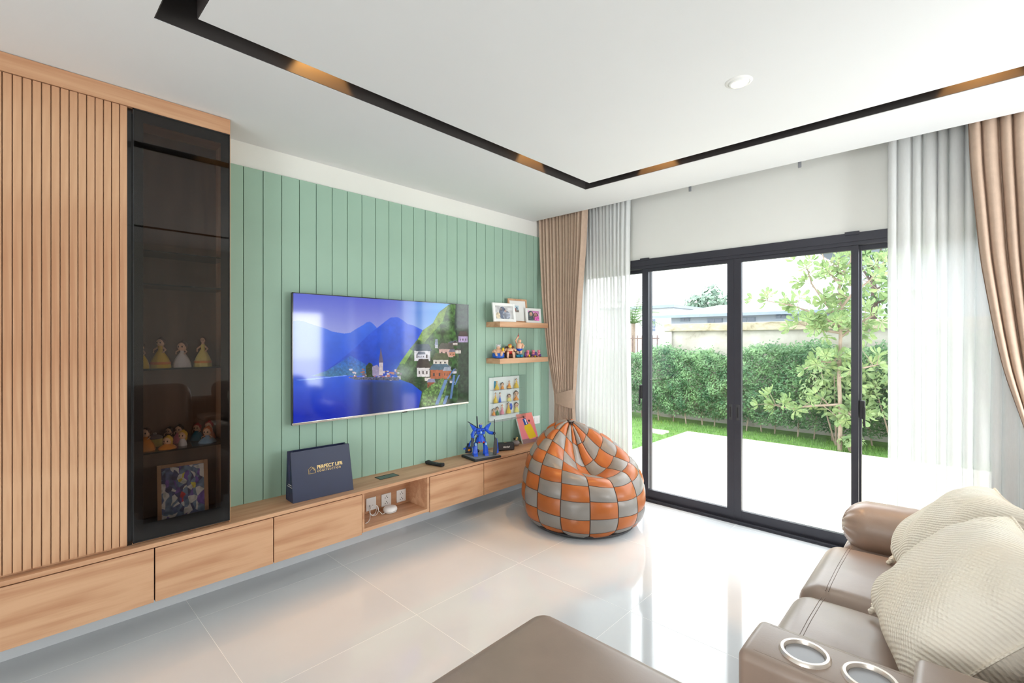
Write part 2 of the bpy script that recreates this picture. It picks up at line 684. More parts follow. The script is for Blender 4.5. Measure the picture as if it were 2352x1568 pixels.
# ================================================================== THE ROOM
# ---- floor: porcelain tiles on a grout bed
floor = box('floor', 'grout', 0, 4.6, -4, 3.9, -0.06, -0.0003, kind='structure')
TX, TY, TP = 0.254, 0.670, 0.787
tile_me = {}
ky = range(-6, 6)
for i in range(-1, 6):
    for j in ky:
        x0, x1 = max(0.0, TX + i * TP), min(4.6, TX + (i + 1) * TP)
        y0, y1 = max(-4.0, TY + j * TP), min(3.9, TY + (j + 1) * TP)
        if x1 - x0 < 0.02 or y1 - y0 < 0.02:
            continue
        k = (round(x1 - x0, 3), round(y1 - y0, 3))
        if k not in tile_me:
            g = G().rbox((0, 0, -0.006), (k[0] - 0.0022, k[1] - 0.0022, 0.012), 0.0004, 1)
            o = g.build('tile', 'tile', floor)
            tile_me[k] = o.data
            o.location = ((x0 + x1) / 2, (y0 + y1) / 2, 0)
        else:
            link_copy('tile', tile_me[k], floor, ((x0 + x1) / 2, (y0 + y1) / 2, 0))

# ---- ceiling with a black recessed channel and a curtain recess
cg = G()
T = CEIL + 0.36
cg.box(-0.1, 0.957, -4.1, 3.582, CEIL, T)
cg.box(3.64, 4.7, -4.1, 3.582, CEIL, T)
cg.box(0.957, 3.64, 3.10, 3.582, CEIL, T)
cg.box(0.957, 3.64, -4.1, 0.365, CEIL, T)
cg.box(1.07, 3.53, 0.478, 2.987, CEIL, T)
cg.box(-0.1, 4.7, -4.1, 4.05, T + 0.02, T + 0.1)
cg.box(-0.1, 4.7, 3.582, 3.9, 2.742, 2.8)
cg.build('ceiling', 'ceiling', kind='structure', smooth=0)
tg = G()
th_ = 0.004
c0, c1 = CEIL + 0.002, CEIL + 0.32
tg.box(0.957, 0.957 + th_, 0.365, 3.10, c0, c1).box(1.07 - th_, 1.07, 0.474, 2.991, c0, c1)
tg.box(3.64 - th_, 3.64, 0.365, 3.10, c0, c1).box(3.53, 3.53 + th_, 0.474, 2.991, c0, c1)
tg.box(0.957, 3.64, 3.10 - th_, 3.10, c0, c1).box(1.066, 3.534, 2.987, 2.987 + th_, c0, c1)
tg.box(0.957, 3.64, 0.365, 0.365 + th_, c0, c1).box(1.066, 3.534, 0.478 - th_, 0.478, c0, c1)
tg.box(0.957, 1.07, 0.365, 3.10, c1, c1 + th_).box(3.53, 3.64, 0.365, 3.10, c1, c1 + th_)
tg.box(1.07, 3.53, 2.987, 3.10, c1, c1 + th_).box(1.07, 3.53, 0.365, 0.478, c1, c1 + th_)
tg.build('trim_1', 'black_trim', kind='structure', smooth=0)

# ---- walls
wl = box('wall_left', 'wall', -0.1, 0, -4.1, 4.05, 0, T, kind='structure')
P0, PP = 0.9555, 0.10925
edges = [0.815] + [P0 + PP * k for k in range(25)] + [3.69, 3.817]
edges = sorted(set(round(e, 4) for e in edges if e <= 3.817))
box('panel_backing', 'green_gap', 0, 0.004, 0.815, 3.817, 0.18, 2.452, wl, smooth=0)
pl_me = {}
for a, b in zip(edges[:-1], edges[1:]):
    w = round(b - a, 3)
    if w not in pl_me:
        o = G().rbox((0.0075, 0, 1.316), (0.009, w - 0.0035, 2.272), 0.002, 1).build('plank', 'green', wl)
        pl_me[w] = o.data
        o.location = (0, (a + b) / 2, 0)
    else:
        link_copy('plank', pl_me[w], wl, (0, (a + b) / 2, 0))

box('baseboard_left', 'tile', 0, .008, -4, 3.9, 0, .075, kind='structure')
DX0, DX1, DZ = 0.28, 3.31, 2.142
wf = G().box(-0.1, DX0, 3.9, 4.05, 0, T).box(DX1, 4.7, 3.9, 4.05, 0, T).box(DX0, DX1, 3.9, 4.05, DZ, T)
wf.build('wall_far', 'wall', kind='structure', smooth=0)
wr = G().box(4.6, 4.7, -4.1, 2.45, 0, T).box(4.6, 4.7, 3.57, 4.05, 0, T).box(4.6, 4.7, 2.45, 3.57, 0, 0.6).box(4.6, 4.7, 2.45, 3.57, 1.9, T)
wr.build('wall_right', 'wall', kind='structure', smooth=0)
wb = G().box(-0.1, 2.65, -4.1, -4, 0, T).box(4.45, 4.7, -4.1, -4, 0, T).box(2.65, 4.45, -4.1, -4, 2.2, T).box(2.65, 4.45, -4.1, -4, 0, 0.2)  # opening on the right added for the fill light
wb.build('wall_back', 'wall', kind='structure', smooth=0)
w2 = thing('window_2', None, None, (4.65, 3.01, 0.6), kind='structure')
fr = G().box(-.03, .03, -.56, -.515, 0, 1.3).box(-.03, .03, .515, .56, 0, 1.3).box(-.03, .03, -.56, .56, 0, .045).box(-.03, .03, -.56, .56, 1.255, 1.3).box(-.03, .03, -.025, .025, 0, 1.3)
fr.build('window_frame', 'alu', w2, smooth=0)
w3 = thing('fill_window', None, None, (3.55, -4.05, 0.2), kind='structure')  # unseen window added around the fill light to brighten the room
fr = G().box(-.9, -.85, -.03, .03, 0, 2).box(.85, .9, -.03, .03, 0, 2).box(-.9, .9, -.03, .03, 0, .05).box(-.9, .9, -.03, .03, 1.95, 2).box(-.03, .03, -.03, .03, 0, 2)
fr.build('window_frame', 'alu', w3, smooth=0)

# ---- sliding glass door
door = thing('door_1', None, None, (0, 3.9, 0), kind='structure')
g = G().box(DX0, DX1, -0.012, 0.12, 2.085, 2.142).box(DX0, DX0 + .045, -0.012, .12, 0, 2.1).box(DX1 - .045, DX1, -0.012, .12, 0, 2.1)
g.box(DX0, DX1, -0.004, 0.12, 2.06, 2.086)
g.build('outer_frame', 'alu', door, smooth=0)
g = G().box(DX0, DX1, -0.03, 0.13, -0.002, 0.010)
for yy in (-0.026, 0.0, 0.05, 0.10):
    g.box(DX0, DX1, yy, yy + 0.006, 0.010, 0.026)
tr = g.build('floor_track', 'alu', door, smooth=0)
g = G().box(DX0, DX1, -0.016, -0.010, 0.010, 0.022).box(DX0, DX1, 0.012, 0.016, 0.010, 0.020)
g.build('track_runner', 'alu_light', tr, smooth=0)


def door_panel(x0, x1, y, wl_, wr_, handle=None, lock=None):
    p = G()
    p.box(x0, x0 + wl_, y, y + .036, .022, 2.085).box(x1 - wr_, x1, y, y + .036, .022, 2.085)
    p.box(x0 + wl_, x1 - wr_, y + .002, y + .034, .022, .098).box(x0 + wl_, x1 - wr_, y + .002, y + .034, 2.03, 2.085)
    o = p.build('door_panel', 'alu', door, smooth=0)
    box('glass_pane', 'clear', x0 + wl_ - .004, x1 - wr_ + .004, y + .016, y + .020, .094, 2.034, o)
    if handle is not None:
        h = G().rbox((handle, y - .001, .86), (.024, .006, .125), .004, 2)
        h.build('recessed_pull', 'dark_grey', o)
        box('pull_slot', 'black_matte', handle - .005, handle + .005, y - .006, y - .003, .82, .90, o)
    if lock is not None:
        h = G().rbox((lock, y + .016, .96), (.030, .05, .12), .006, 2).rbox((lock + (.012 if lock > 1.8 else -.012), y - .006, .915), (.014, .016, .13), .005, 2)
        h.build('lever_lock', 'black_matte', o)
    return o


door_panel(1.010, 1.797, .006, .057, .052, handle=1.772, lock=1.000)
door_panel(1.798, 2.592, .006, .052, .040, handle=1.826, lock=2.612)
door_panel(.318, 1.066, .056, .05, .05)
door_panel(2.552, 3.272, .056, .05, .05)
for xb in (1.045, 2.56):
    box('head_stop', 'alu', xb - .04, xb + .04, -.022, .0, 2.128, 2.150, door)

# ---- lamps of the ceiling


def spot(name, loc, parent, energy, color, size, blend, radius=0.012):
    ld = bpy.data.lights.new(name, 'SPOT')
    ld.energy, ld.color, ld.spot_size, ld.spot_blend, ld.shadow_soft_size = energy, color, size, blend, radius
    o = bpy.data.objects.new(name, ld)
    o.location = loc
    o.parent = parent
    col.objects.link(o)


WARM = (1.0, 0.50, 0.15)
M['lamp_warm'] = emit('warm_lamp_glass', (1.0, 0.66, 0.32), 6.0)
M['lamp_white'] = emit('downlight_diffuser', (1.0, 0.83, 0.6), 6.0)
for x, y, lb in ((1.013, .99, 'small warm spotlight in the black ceiling channel near the slatted cabinet'),
                 (1.013, 2.45, 'small warm spotlight in the black channel above the television end'),
                 (1.56, 3.044, 'small warm spotlight in the black channel just right of its corner'),
                 (3.16, 3.044, 'small warm spotlight in the black channel above the right curtain')):
    t = thing('channel_spotlight', lb, 'ceiling light', (x, y, CEIL + .318), group='spotlights in the ceiling channel')
    G().lathe([(.024, -.03), (.030, -.03), (.030, 0), (.024, 0)], 20).build('housing', 'black_matte', t)
    G().lathe([(.001, -.024), (.023, -.024), (.023, -.020), (.001, -.020)], 20).build('lens', 'lamp_warm', t)
    spot('spot_beam', (0, 0, -.034), t, 30.0, WARM, R(64), 0.3)
t = thing('recessed_downlight', 'round white recessed downlight glowing in the white ceiling', 'ceiling light', (2.36, 2.282, CEIL))
G().lathe([(.044, -.001), (.046, -.005), (.054, -.004), (.058, 0), (.044, 0)], 40).build('rim', 'white_paint', t)
G().lathe([(.030, -.008), (.033, -.012), (.040, -.010), (.0445, -.002), (.030, -.002)], 40).build('gimbal_ring', 'white_paint', t)
G().ell((0, 0, -.006), (.031, .031, .006), 24, 8).build('diffuser', 'lamp_white', t)
spot('downlight_beam', (0, 0, -.03), t, 5, (1.0, .9, .78), R(110), 0.8, .03)

# ================================================================== CURTAINS


def interp(tab, z):
    for (z0, *a), (z1, *b) in zip(tab[:-1], tab[1:]):
        if z0 >= z >= z1:
            f = (z0 - z) / (z0 - z1)
            f = f * f * (3 - 2 * f) if len(tab) < 3 else f
            return [p + (q - p) * f for p, q in zip(a, b)]
    return list(tab[-1][1:])


def smooth_tab(tab, n=60):
    zs = np.linspace(tab[0][0], tab[-1][0], n)
    cols = []
    a = np.array(tab)[::-1]
    out = []
    vals = [np.interp(zs[::-1], a[:, 0], a[:, k])[::-1] for k in range(1, a.shape[1])]
    ker = np.array([1, 2, 3, 2, 1]) / 9.0
    for v in vals:
        p = np.pad(v, 2, mode='edge')
        out.append(np.convolve(p, ker, 'valid'))
    return zs, np.stack(out, 1)


def drape(parent, name, mat, tab, yc, folds, amp, seed, flat_edge=None):
    """tab rows: z, x_left, x_right, fold depth factor"""
    zs, vals = smooth_tab(tab)
    r = np.random.default_rng(seed)
    ph = r.uniform(-.35, .35, folds + 1)
    n = folds * 12
    g = G()

    def fn(u, v):
        k = v * (len(zs) - 1)
        i = min(int(k), len(zs) - 2)
        f = k - i
        x0, x1, dp = vals[i] * (1 - f) + vals[i + 1] * f
        z = zs[i] * (1 - f) + zs[i + 1] * f
        c = u * folds
        uu = u
        c += 0.10 * math.sin(3.1 * c + seed)
        w = 1 - 2 * abs(math.sin(PI * c)) ** 0.62          # round fronts, narrow deep valleys
        x = x0 + (x1 - x0) * (uu - 0.10 / folds * math.sin(2 * PI * c))
        y = yc + amp * dp * w * (1 + .25 * math.sin(7 * u + seed)) + .012 * math.sin(2.2 * z + seed + 5 * u)
        return (x, y, z)
    g.grid(fn, n, 70)
    return g.build(name, mat, parent, smooth=180, fix=False)


TOPZ = 2.715
t = thing('drape_curtain', 'taupe pleated drape tied back beside the green wall', 'curtain', (0, 0, 0))
drape(t, 'cloth', 'drape', [(TOPZ, .012, .585, 1), (2.3, .035, .565, 1), (1.8, .075, .515, .95), (1.34, .128, .468, .85), (1.0, .188, .44, .6), (.90, .205, .425, .5), (.82, .208, .425, .5), (.70, .205, .43, .6), (.4, .185, .45, .8), (.02, .16, .475, .9)], 3.675, 14, .040, 1)
g = G()
g.grid(lambda u, v: (.316 + .120 * math.cos(2 * PI * u) * (1 - .03 * v), 3.68 + .042 * math.sin(2 * PI * u), .925 - .13 * v + .035 * math.cos(2 * PI * u) * (1 - v * 1.6)), 36, 4, close=True)
g.build('tieback', 'drape', t, smooth=60)
t = thing('drape_curtain', 'taupe pleated drape tied back at the right edge above the sofa', 'curtain', (0, 0, 0))
drape(t, 'cloth', 'drape', [(TOPZ, 3.115, 3.88, 1), (2.4, 3.125, 3.88, 1), (1.87, 3.165, 3.84, 1), (1.5, 3.215, 3.79, .95), (1.26, 3.255, 3.75, .85), (.95, 3.335, 3.65, .6), (.84, 3.36, 3.62, .5), (.70, 3.36, 3.62, .6), (.4, 3.33, 3.66, .8), (.02, 3.3, 3.7, .9)], 3.675, 13, .046, 4)
g = G()
g.grid(lambda u, v: (3.49 + .142 * math.cos(2 * PI * u) * (1 - .03 * v), 3.68 + .046 * math.sin(2 * PI * u), .89 - .13 * v + .03 * math.cos(2 * PI * u)), 36, 4, close=True)
g.build('tieback', 'drape', t, smooth=60)
o = drape(None, 'sheer_curtain', 'sheer', [(TOPZ, .40, .955, 1), (1.6, .40, .955, 1), (.9, .38, .96, 1), (.02, .37, .965, 1)], 3.79, 14, .026, 2)
tag(o, 'white sheer voile curtain hanging beside the left taupe drape', 'curtain')
o = drape(None, 'sheer_curtain', 'sheer', [(TOPZ, 2.755, 3.62, 1), (1.6, 2.752, 3.62, 1), (.9, 2.755, 3.6, 1), (.02, 2.752, 3.6, 1)], 3.79, 15, .030, 5)
tag(o, 'white sheer voile curtain hanging behind the sofa arm and right drape', 'curtain')
for yy, nm, lb in ((3.68, 'curtain_rail', 'white front curtain rail for the drapes inside the ceiling recess'), (3.785, 'curtain_rail', 'white rear curtain rail for the sheers inside the ceiling recess')):
    o = G().rbox((2.2, yy, 2.728), (4.38, .03, .02), .003, 1).build(nm, 'white_paint')
    tag(o, lb, 'curtain rail')
for xb, lb in ((1.577, 'small grey rail bracket under the ceiling edge nearer the left sheer'), (2.315, 'small grey rail bracket under the ceiling edge nearer the right sheer')):
    t = thing('rail_bracket', lb, 'bracket', (xb, 3.600, CEIL), group='curtain rail brackets')
    G().rbox((0, 0, -.008), (.020, .012, .05), .003, 1).build('clip', 'mid_grey', t)
    G().rbox((0, .04, .12), (.014, .09, .012), .002, 1).box(-.006, .006, -.005, .003, .016, .126).build('arm', 'mid_grey', t)

# ================================================================== TV WALL JOINERY
ZC = 0.455           # console top
FX = 0.292           # drawer fronts
o = G().rbox((.1485, 1.475, ZC - .010), (.297, 4.23, .020), .0012, 1).build('console_worktop', 'wood_y')
tag(o, 'long oak veneer worktop of the wall hung console', 'worktop')
seams = [-.602, -.06, .482, 1.024, 1.567, 2.102, 2.638, 3.17, 3.59]
dl = ['far left end', 'under the slatted cabinet', 'under the smoked glass cabinet', 'under the navy paper bag', None,
      'just right of the open niche', 'under the blue toy robot', 'behind the patchwork beanbag']
for i, (a, b) in enumerate(zip(seams[:-1], seams[1:])):
    if i == 4:
        continue
    ym = (a + b) / 2
    w = b - a
    t = thing('drawer_unit', f'oak veneer console drawer {dl[i]}' if i else 'oak veneer console drawer at the far left end of the console', 'drawer', (0, ym, .172), group='console drawers')
    box('carcass', 'seam', .001, FX - .02, -w / 2 + .001, w / 2 - .001, .002, .262, t)  # dark colour puts shade into the gaps around the drawer fronts
    G().rbox((FX - .009, 0, .1285), (.018, w - .006, .257), .001, 1).build('drawer_front', 'wood_y', t)
t = thing('open_niche', 'open oak veneer niche with sockets in the middle of the console', 'shelf unit', (0, 1.8345, .172))
hw = (2.102 - 1.567) / 2
box('bottom_panel', 'wood_y', 0, FX - .004, -hw + .002, hw - .002, .010, .032, t)
box('back_panel', 'wood_y', .05, .058, -hw + .018, hw - .018, .032, .262, t)
for s in (-1, 1):
    box('side_panel', 'wood_y', 0, FX - .006, s * hw - (.018 if s > 0 else -.002) , s * hw + (-.002 if s > 0 else .018), .032, .262, t)
box('top_rail', 'wood_y', .058, .075, -hw + .018, hw - .018, .245, .262, t)

# ---- slatted tall cabinet
CF = 0.262
t = thing('slatted_cabinet', 'tall oak cabinet faced with narrow vertical slats at the left edge', 'cabinet', (0, 0, ZC))
box('carcass', 'wood_z', .002, CF - .018, -.66, .384, .0, 2.063, t)
box('slat_backing', 'wood_z', CF - .018, CF - .010, -.66, .384, .010, 2.061, t)
sp = .02862
g = G().rbox((CF - .005, 0, 1.036), (.010, sp - .0032, 2.05), .0015, 1)
so = None
for k in range(36):
    y = .384 - sp * (k + .5)
    if so is None:
        so = g.build('slat', 'wood_z', t)
        so.location = (0, y, 0)
    else:
        link_copy('slat', so.data, t, (0, y, 0))
o = G().rbox((CF / 2 + .003, .0755, (2.518 + CEIL) / 2 - .001), (CF + .006, 1.475, CEIL - 2.518 - .002), .001, 1).build('cornice_fascia', 'wood_y')
tag(o, 'oak veneer fascia running along the ceiling over both tall cabinets', 'fascia')

# ---- smoked glass display cabinet
Y0, Y1 = .404, .812
t = thing('display_cabinet', 'tall display cabinet with smoked glass door and black frame', 'cabinet', (0, 0, ZC))
zt = 2.518 - ZC
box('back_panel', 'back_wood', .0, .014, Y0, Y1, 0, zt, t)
box('side_panel', 'black_gloss', .014, CF - .024, Y0 - .018, Y0, 0, zt, t)
box('side_panel', 'wood_z', .014, CF - .004, Y1, Y1 + .004, 0, zt, t)
box('top_panel', 'wood_y', .014, CF - .024, Y0, Y1, zt - .018, zt, t)
box('bottom_panel', 'wood_y', .014, CF - .024, Y0, Y1, 0, .014, t)
box('handle_channel', 'black_gloss', CF - .04, CF - .030, .384, Y0 + .006, .0, zt, t)
d = G()
d.box(CF - .022, CF, Y0, Y0 + .004, .010, zt).box(CF - .022, CF, Y1 - .004, Y1, .010, zt).box(CF - .022, CF, Y0, Y1, .010, .015).box(CF - .022, CF, Y0, Y1, zt - .005, zt)
do = d.build('door', 'black_gloss', t, smooth=0)
b = G()
bw = .040
b.box(CF - .012, CF - .007, Y0 + .004, Y0 + bw, .015, zt - .005).box(CF - .012, CF - .007, Y1 - bw, Y1 - .004, .015, zt - .005)
b.box(CF - .012, CF - .007, Y0 + bw, Y1 - bw, .015, .090).box(CF - .012, CF - .007, Y0 + bw, Y1 - bw, zt - .055, zt - .005)
b.build('painted_border', 'black_gloss', do, smooth=0)
box('glass_pane', 'smoke', CF - .0065, CF - .003, Y0 + .004, Y1 - .004, .015, zt - .005, do)
for z, th2 in ((.878, .008), (1.285, .008), (1.700, .008), (1.862, .006)):
    box('glass_shelf', 'shelf_glass', .016, CF - .03, Y0 + .002, Y1 - .002, z - ZC - th2, z - ZC, t)
box('shelf_rail', 'black_gloss', CF - .05, CF - .032, Y0 + .002, Y1 - .002, 2.352 - ZC, 2.378 - ZC, t)

# ---- television
tv = thing('television', 'large wall mounted flat television showing a blue lake scene', 'television', (0.013, 1.941, .89))
HW = .727
G().rbox((.045, 0, .4155), (.022, 2 * HW, .831), .003, 2).build('back_shell', 'dark_grey', tv)
G().rbox((.02, 0, .42), (.036, .55, .40), .006, 2).build('wall_bracket', 'black_matte', tv)
g = G()
g.box(.054, .060, -HW, -HW + .006, 0, .831).box(.054, .060, HW - .006, HW, 0, .831).box(.054, .060, -HW, HW, .826, .831)
g.build('bezel', 'black_gloss', tv, smooth=0)
G().rbox((.056, 0, .008), (.012, 2 * HW, .016), .003, 2).build('chin_bar', 'steel', tv)
G().rbox((.05, .10, -.003), (.014, .04, .010), .003, 2).build('sensor_nub', 'black_matte', tv)


def tv_picture():
    W, H = 600, 338
    uu, tt = np.meshgrid(np.linspace(0, 1, W), np.linspace(0, 1, H))
    hL, hR = 1300.0, 975.0
    h = 1 / (1 / hL + uu * (1 / hR - 1 / hL))
    s = (h - hL) / (hR - hL)
    X = 157 + 1738 * s
    Y = 150 + 105 * s + tt * h
    C_ = lambda *c: np.array(c) / 255.0
    img = np.zeros((H, W, 3))
    a = np.clip((Y - 150) / 420, 0, 1)[..., None]
    img[:] = C_(86, 98, 206) * (1 - a) + C_(150, 158, 222) * a
    b = np.clip((X - 1150) / 500, 0, 1)[..., None]
    img = img * (1 - b) + (C_(60, 150, 226) * (1 - a * .6) + C_(170, 205, 235) * a * .6) * b
    cl = np.clip(vnoise(X / 300, Y / 120, 1.3, 3) * 1.6 - .7, 0, 1)[..., None] * b
    img = img * (1 - .6 * cl) + .6 * cl * C_(220, 230, 240)

    def put(poly, c, n=0.0, f=.02, seed=1, c2=None, grad=None):
        nonlocal img
        m = in_poly(X, Y, poly)
        cc = np.ones((H, W, 3)) * C_(*c)
        if c2 is not None:
            y0, y1 = grad
            q = np.clip((Y - y0) / (y1 - y0), 0, 1)[..., None]
            cc = cc * (1 - q) + C_(*c2) * q
        if n:
            k = (vnoise(X, Y, f, seed) * .6 + vnoise(X, Y, f * 2.7, seed + 1) * .4) * 2 - 1
            cc = cc * (1 + n * k[..., None])
        img = np.where(m[..., None], cc, img)
    far = [(150, 430), (200, 422), (260, 430), (330, 455), (470, 500), (540, 530), (660, 550), (720, 540), (780, 500), (850, 460), (880, 435), (910, 428), (935, 440), (975, 480), (1100, 700), (900, 990), (150, 1040)]
    put(far, (66, 112, 226), .05, .012, 2, (16, 74, 206), (430, 900))
    mid = [(990, 486), (1060, 430), (1120, 385), (1190, 380), (1240, 410), (1290, 450), (1340, 460), (1440, 510), (1500, 700), (1250, 980), (330, 980), (480, 920), (600, 830), (760, 700), (900, 560)]
    put(mid, (52, 98, 228), .10, .016, 5, (14, 62, 178), (400, 900))
    put([(330, 975), (480, 925), (600, 850), (720, 770), (860, 850), (960, 960), (740, 990)], (30, 92, 190), .25, .06, 8, (50, 110, 150), (800, 980))
    lake = [(150, 1030), (400, 1000), (700, 970), (1300, 975), (1480, 1000), (1500, 1300), (1480, 1500), (150, 1500)]
    put(lake, (22, 84, 214), .05, .01, 9, (6, 40, 176), (1000, 1350))
    m = in_poly(X, Y, lake)
    k = np.exp(-((X - 1000) / 210) ** 2) * np.clip((Y - 985) / 60, 0, 1) * m
    k = (k * (.65 + .5 * vnoise(X / 40, Y / 900, 1, 4)))[..., None].clip(0, 1)
    img = img * (1 - k) + k * C_(34, 44, 76)
    put([(150, 1020), (680, 965), (690, 972), (300, 1016)], (110, 150, 240))
    hill = [(1180, 900), (1230, 820), (1310, 700), (1390, 600), (1440, 510), (1540, 440), (1600, 330), (1700, 250), (1780, 230), (1910, 230), (1910, 1300), (1400, 1300), (1430, 1130), (1330, 1050), (1190, 1000)]
    put(hill, (74, 108, 52), .55, .03, 11, (48, 74, 44), (300, 1100))
    put([(1390, 600), (1440, 510), (1540, 440), (1600, 330), (1690, 270), (1640, 420), (1520, 560), (1450, 640)], (118, 150, 62), .3, .04, 12)
    put([(1770, 240), (1910, 230), (1910, 1240), (1790, 1220), (1800, 700), (1760, 480)], (34, 52, 36), .6, .03, 13)
    put([(1205, 850), (1310, 700), (1340, 720), (1260, 850)], (120, 165, 70), .15, .03, 14)
    r = np.random.default_rng(21)
    for k in range(46):
        x, y = 1330 + 440 * r.random(), 620 + 420 * r.random()
        if y < 1000 - (x - 1200) * .75:
            continue
        w, hh = 22 + 40 * r.random(), 16 + 26 * r.random()
        c = [(200, 196, 200), (160, 104, 84), (120, 100, 96), (214, 206, 196), (96, 112, 66), (60, 80, 48)][k % 6]
        put([(x, y), (x + w, y), (x + w, y + hh), (x, y + hh)], c, .2, .08, k)
        if k % 6 < 4:
            put([(x - 6, y + 4), (x + w * .5, y - 18), (x + w + 6, y + 4)], (74, 62, 60) if k % 2 else (96, 104, 112))
    for k in range(70):
        x, y = 700 + 520 * r.random(), 900 + 95 * r.random()
        w, hh = 10 + 26 * r.random(), 8 + 22 * r.random()
        c = [(196, 186, 196), (150, 100, 90), (110, 90, 100), (210, 200, 205), (92, 100, 70), (176, 110, 90)][k % 6]
        put([(x, y), (x + w, y), (x + w, y + hh), (x, y + hh)], c)
    put([(700, 985), (1200, 985), (1200, 1020), (760, 1010)], (70, 74, 100), .6, .08, 15)
    put([(870, 880), (905, 838), (935, 850), (955, 900), (950, 985), (880, 985)], (42, 62, 40), .5, .06, 16)
    put([(935, 880), (985, 860), (1005, 890), (1005, 972), (940, 972)], (150, 140, 172), .1, .05, 17)
    put([(1005, 832), (1042, 832), (1042, 965), (1005, 965)], (196, 182, 186), .1, .05, 18)
    put([(1000, 838), (1022, 685), (1046, 838)], (96, 84, 110))
    houses = [(1340, 650, 190, 70, (60, 76, 88), (216, 214, 218), 100), (1590, 640, 170, 60, (92, 88, 80), (206, 170, 160), 80), (1560, 600, 34, 60, (150, 160, 180), (200, 200, 210), 30),
              (1370, 800, 150, 90, (66, 56, 52), (222, 216, 214), 90), (1530, 740, 180, 70, (84, 90, 60), (214, 206, 196), 50), (1500, 850, 220, 60, (72, 100, 120), (176, 96, 60), 90),
              (1640, 880, 90, 40, (150, 160, 176), (186, 104, 64), 70), (1480, 1000, 90, 36, (140, 140, 170), (150, 76, 50), 60), (1790, 520, 110, 50, (70, 50, 52), (180, 160, 200), 60),
              (1380, 725, 90, 30, (110, 116, 130), (206, 206, 216), 40), (1700, 700, 70, 30, (120, 116, 130), (210, 150, 120), 40)]
    for (x, y, w, rh, rc, wc, wh) in houses:
        put([(x + w * .08, y + rh * .6), (x + w * .92, y + rh * .6), (x + w * .92, y + rh + wh), (x + w * .08, y + rh + wh)], wc, .12, .06, 19)
        put([(x, y + rh), (x + w * .2, y), (x + w * .85, y), (x + w, y + rh)], rc, .15, .05, 20)
        for q in range(3):
            xx, yy = x + w * (.2 + .25 * q), y + rh + wh * .35
            put([(xx, yy), (xx + w * .08, yy), (xx + w * .08, yy + wh * .35), (xx, yy + wh * .35)], (66, 52, 54))
    put([(1440, 1130), (1530, 1060), (1640, 990), (1690, 1040), (1640, 1260), (1420, 1275)], (96, 128, 70), .6, .06, 23)
    for (x0, y0, x1, y1, w) in ((1585, 1260, 1680, 1010, 22), (1660, 1255, 1690, 1170, 20), (1725, 1200, 1760, 960, 14), (1690, 1000, 1760, 900, 10), (1765, 1060, 1810, 960, 9)):
        put([(x0 - w, y0), (x1 - w, y1), (x1 + w * .5, y1), (x0 + w * .5, y0)], (98, 130, 178), .1)
    k = (.55 * np.exp(-((X - 1250) / 110) ** 2 - ((Y - 930) / 90) ** 2))[..., None]
    img = img * (1 - k) + k * C_(196, 206, 214)
    return np.clip(img, 0, 1)


print_panel('screen', 'print_screen', tv, tv_picture(), (.0585, -HW + .006, .826), (0, 2 * HW - .012, 0), (0, 0, -.811))

# ---- floating shelves
for z, lb in ((1.5845, 'upper oak veneer floating shelf carrying the picture frames'), (1.2615, 'lower oak veneer floating shelf carrying the small toy figures')):
    o = G().rbox((.098, 3.26, z - .023), (.172, .66, .046), .0012, 1).build('floating_shelf', 'wood_y')
    tag(o, lb, 'shelf')


def frame_thing(label, loc, rotz, lean, w, h, bw, mat, art, mat_board=None, depth=.016):
    t = thing('picture_frame', label, 'picture frame', loc)
    t.rotation_euler = (0, -lean, rotz)
    g = G()
    g.rbox((0, -w / 2 + bw / 2, h / 2), (depth, bw, h), .002, 1).rbox((0, w / 2 - bw / 2, h / 2), (depth, bw, h), .002, 1)
    g.rbox((0, 0, bw / 2), (depth, w - 2 * bw + .001, bw), .002, 1).rbox((0, 0, h - bw / 2), (depth, w - 2 * bw + .001, bw), .002, 1)
    g.build('frame', mat, t)
    box('backing_board', 'white_paint', -depth / 2 + .001, -.001, -w / 2 + .003, w / 2 - .003, .003, h - .003, t)
    iw, ih = w - 2 * bw, h - 2 * bw
    if mat_board:
        fx, fz, fw, fh = mat_board
    else:
        fx, fz, fw, fh = 0, bw, iw, ih
    print_panel('photo', 'print_matte', t, art, (.0005, -fw / 2 + fx, fz + fh), (0, fw, 0), (0, 0, -fh))
    return t


def art_people(seed, bg, fg, acc):
    W, H = 140, 105
    X, Y = np.meshgrid(np.linspace(0, 1, W), np.linspace(0, 1, H))
    img = np.ones((H, W, 3)) * np.array(bg) / 255 * (.85 + .3 * vnoise(X, Y, 5, seed))[..., None]
    r = np.random.default_rng(seed)
    for k, (cx, cy, rx, ry, c) in enumerate(fg):
        m = ((X - cx) / rx) ** 2 + ((Y - cy) / ry) ** 2 < 1
        cc = np.array(c) / 255 * (.75 + .5 * vnoise(X, Y, 9, seed + k))[..., None]
        img = np.where(m[..., None], cc, img)
    return np.clip(img, 0, 1)


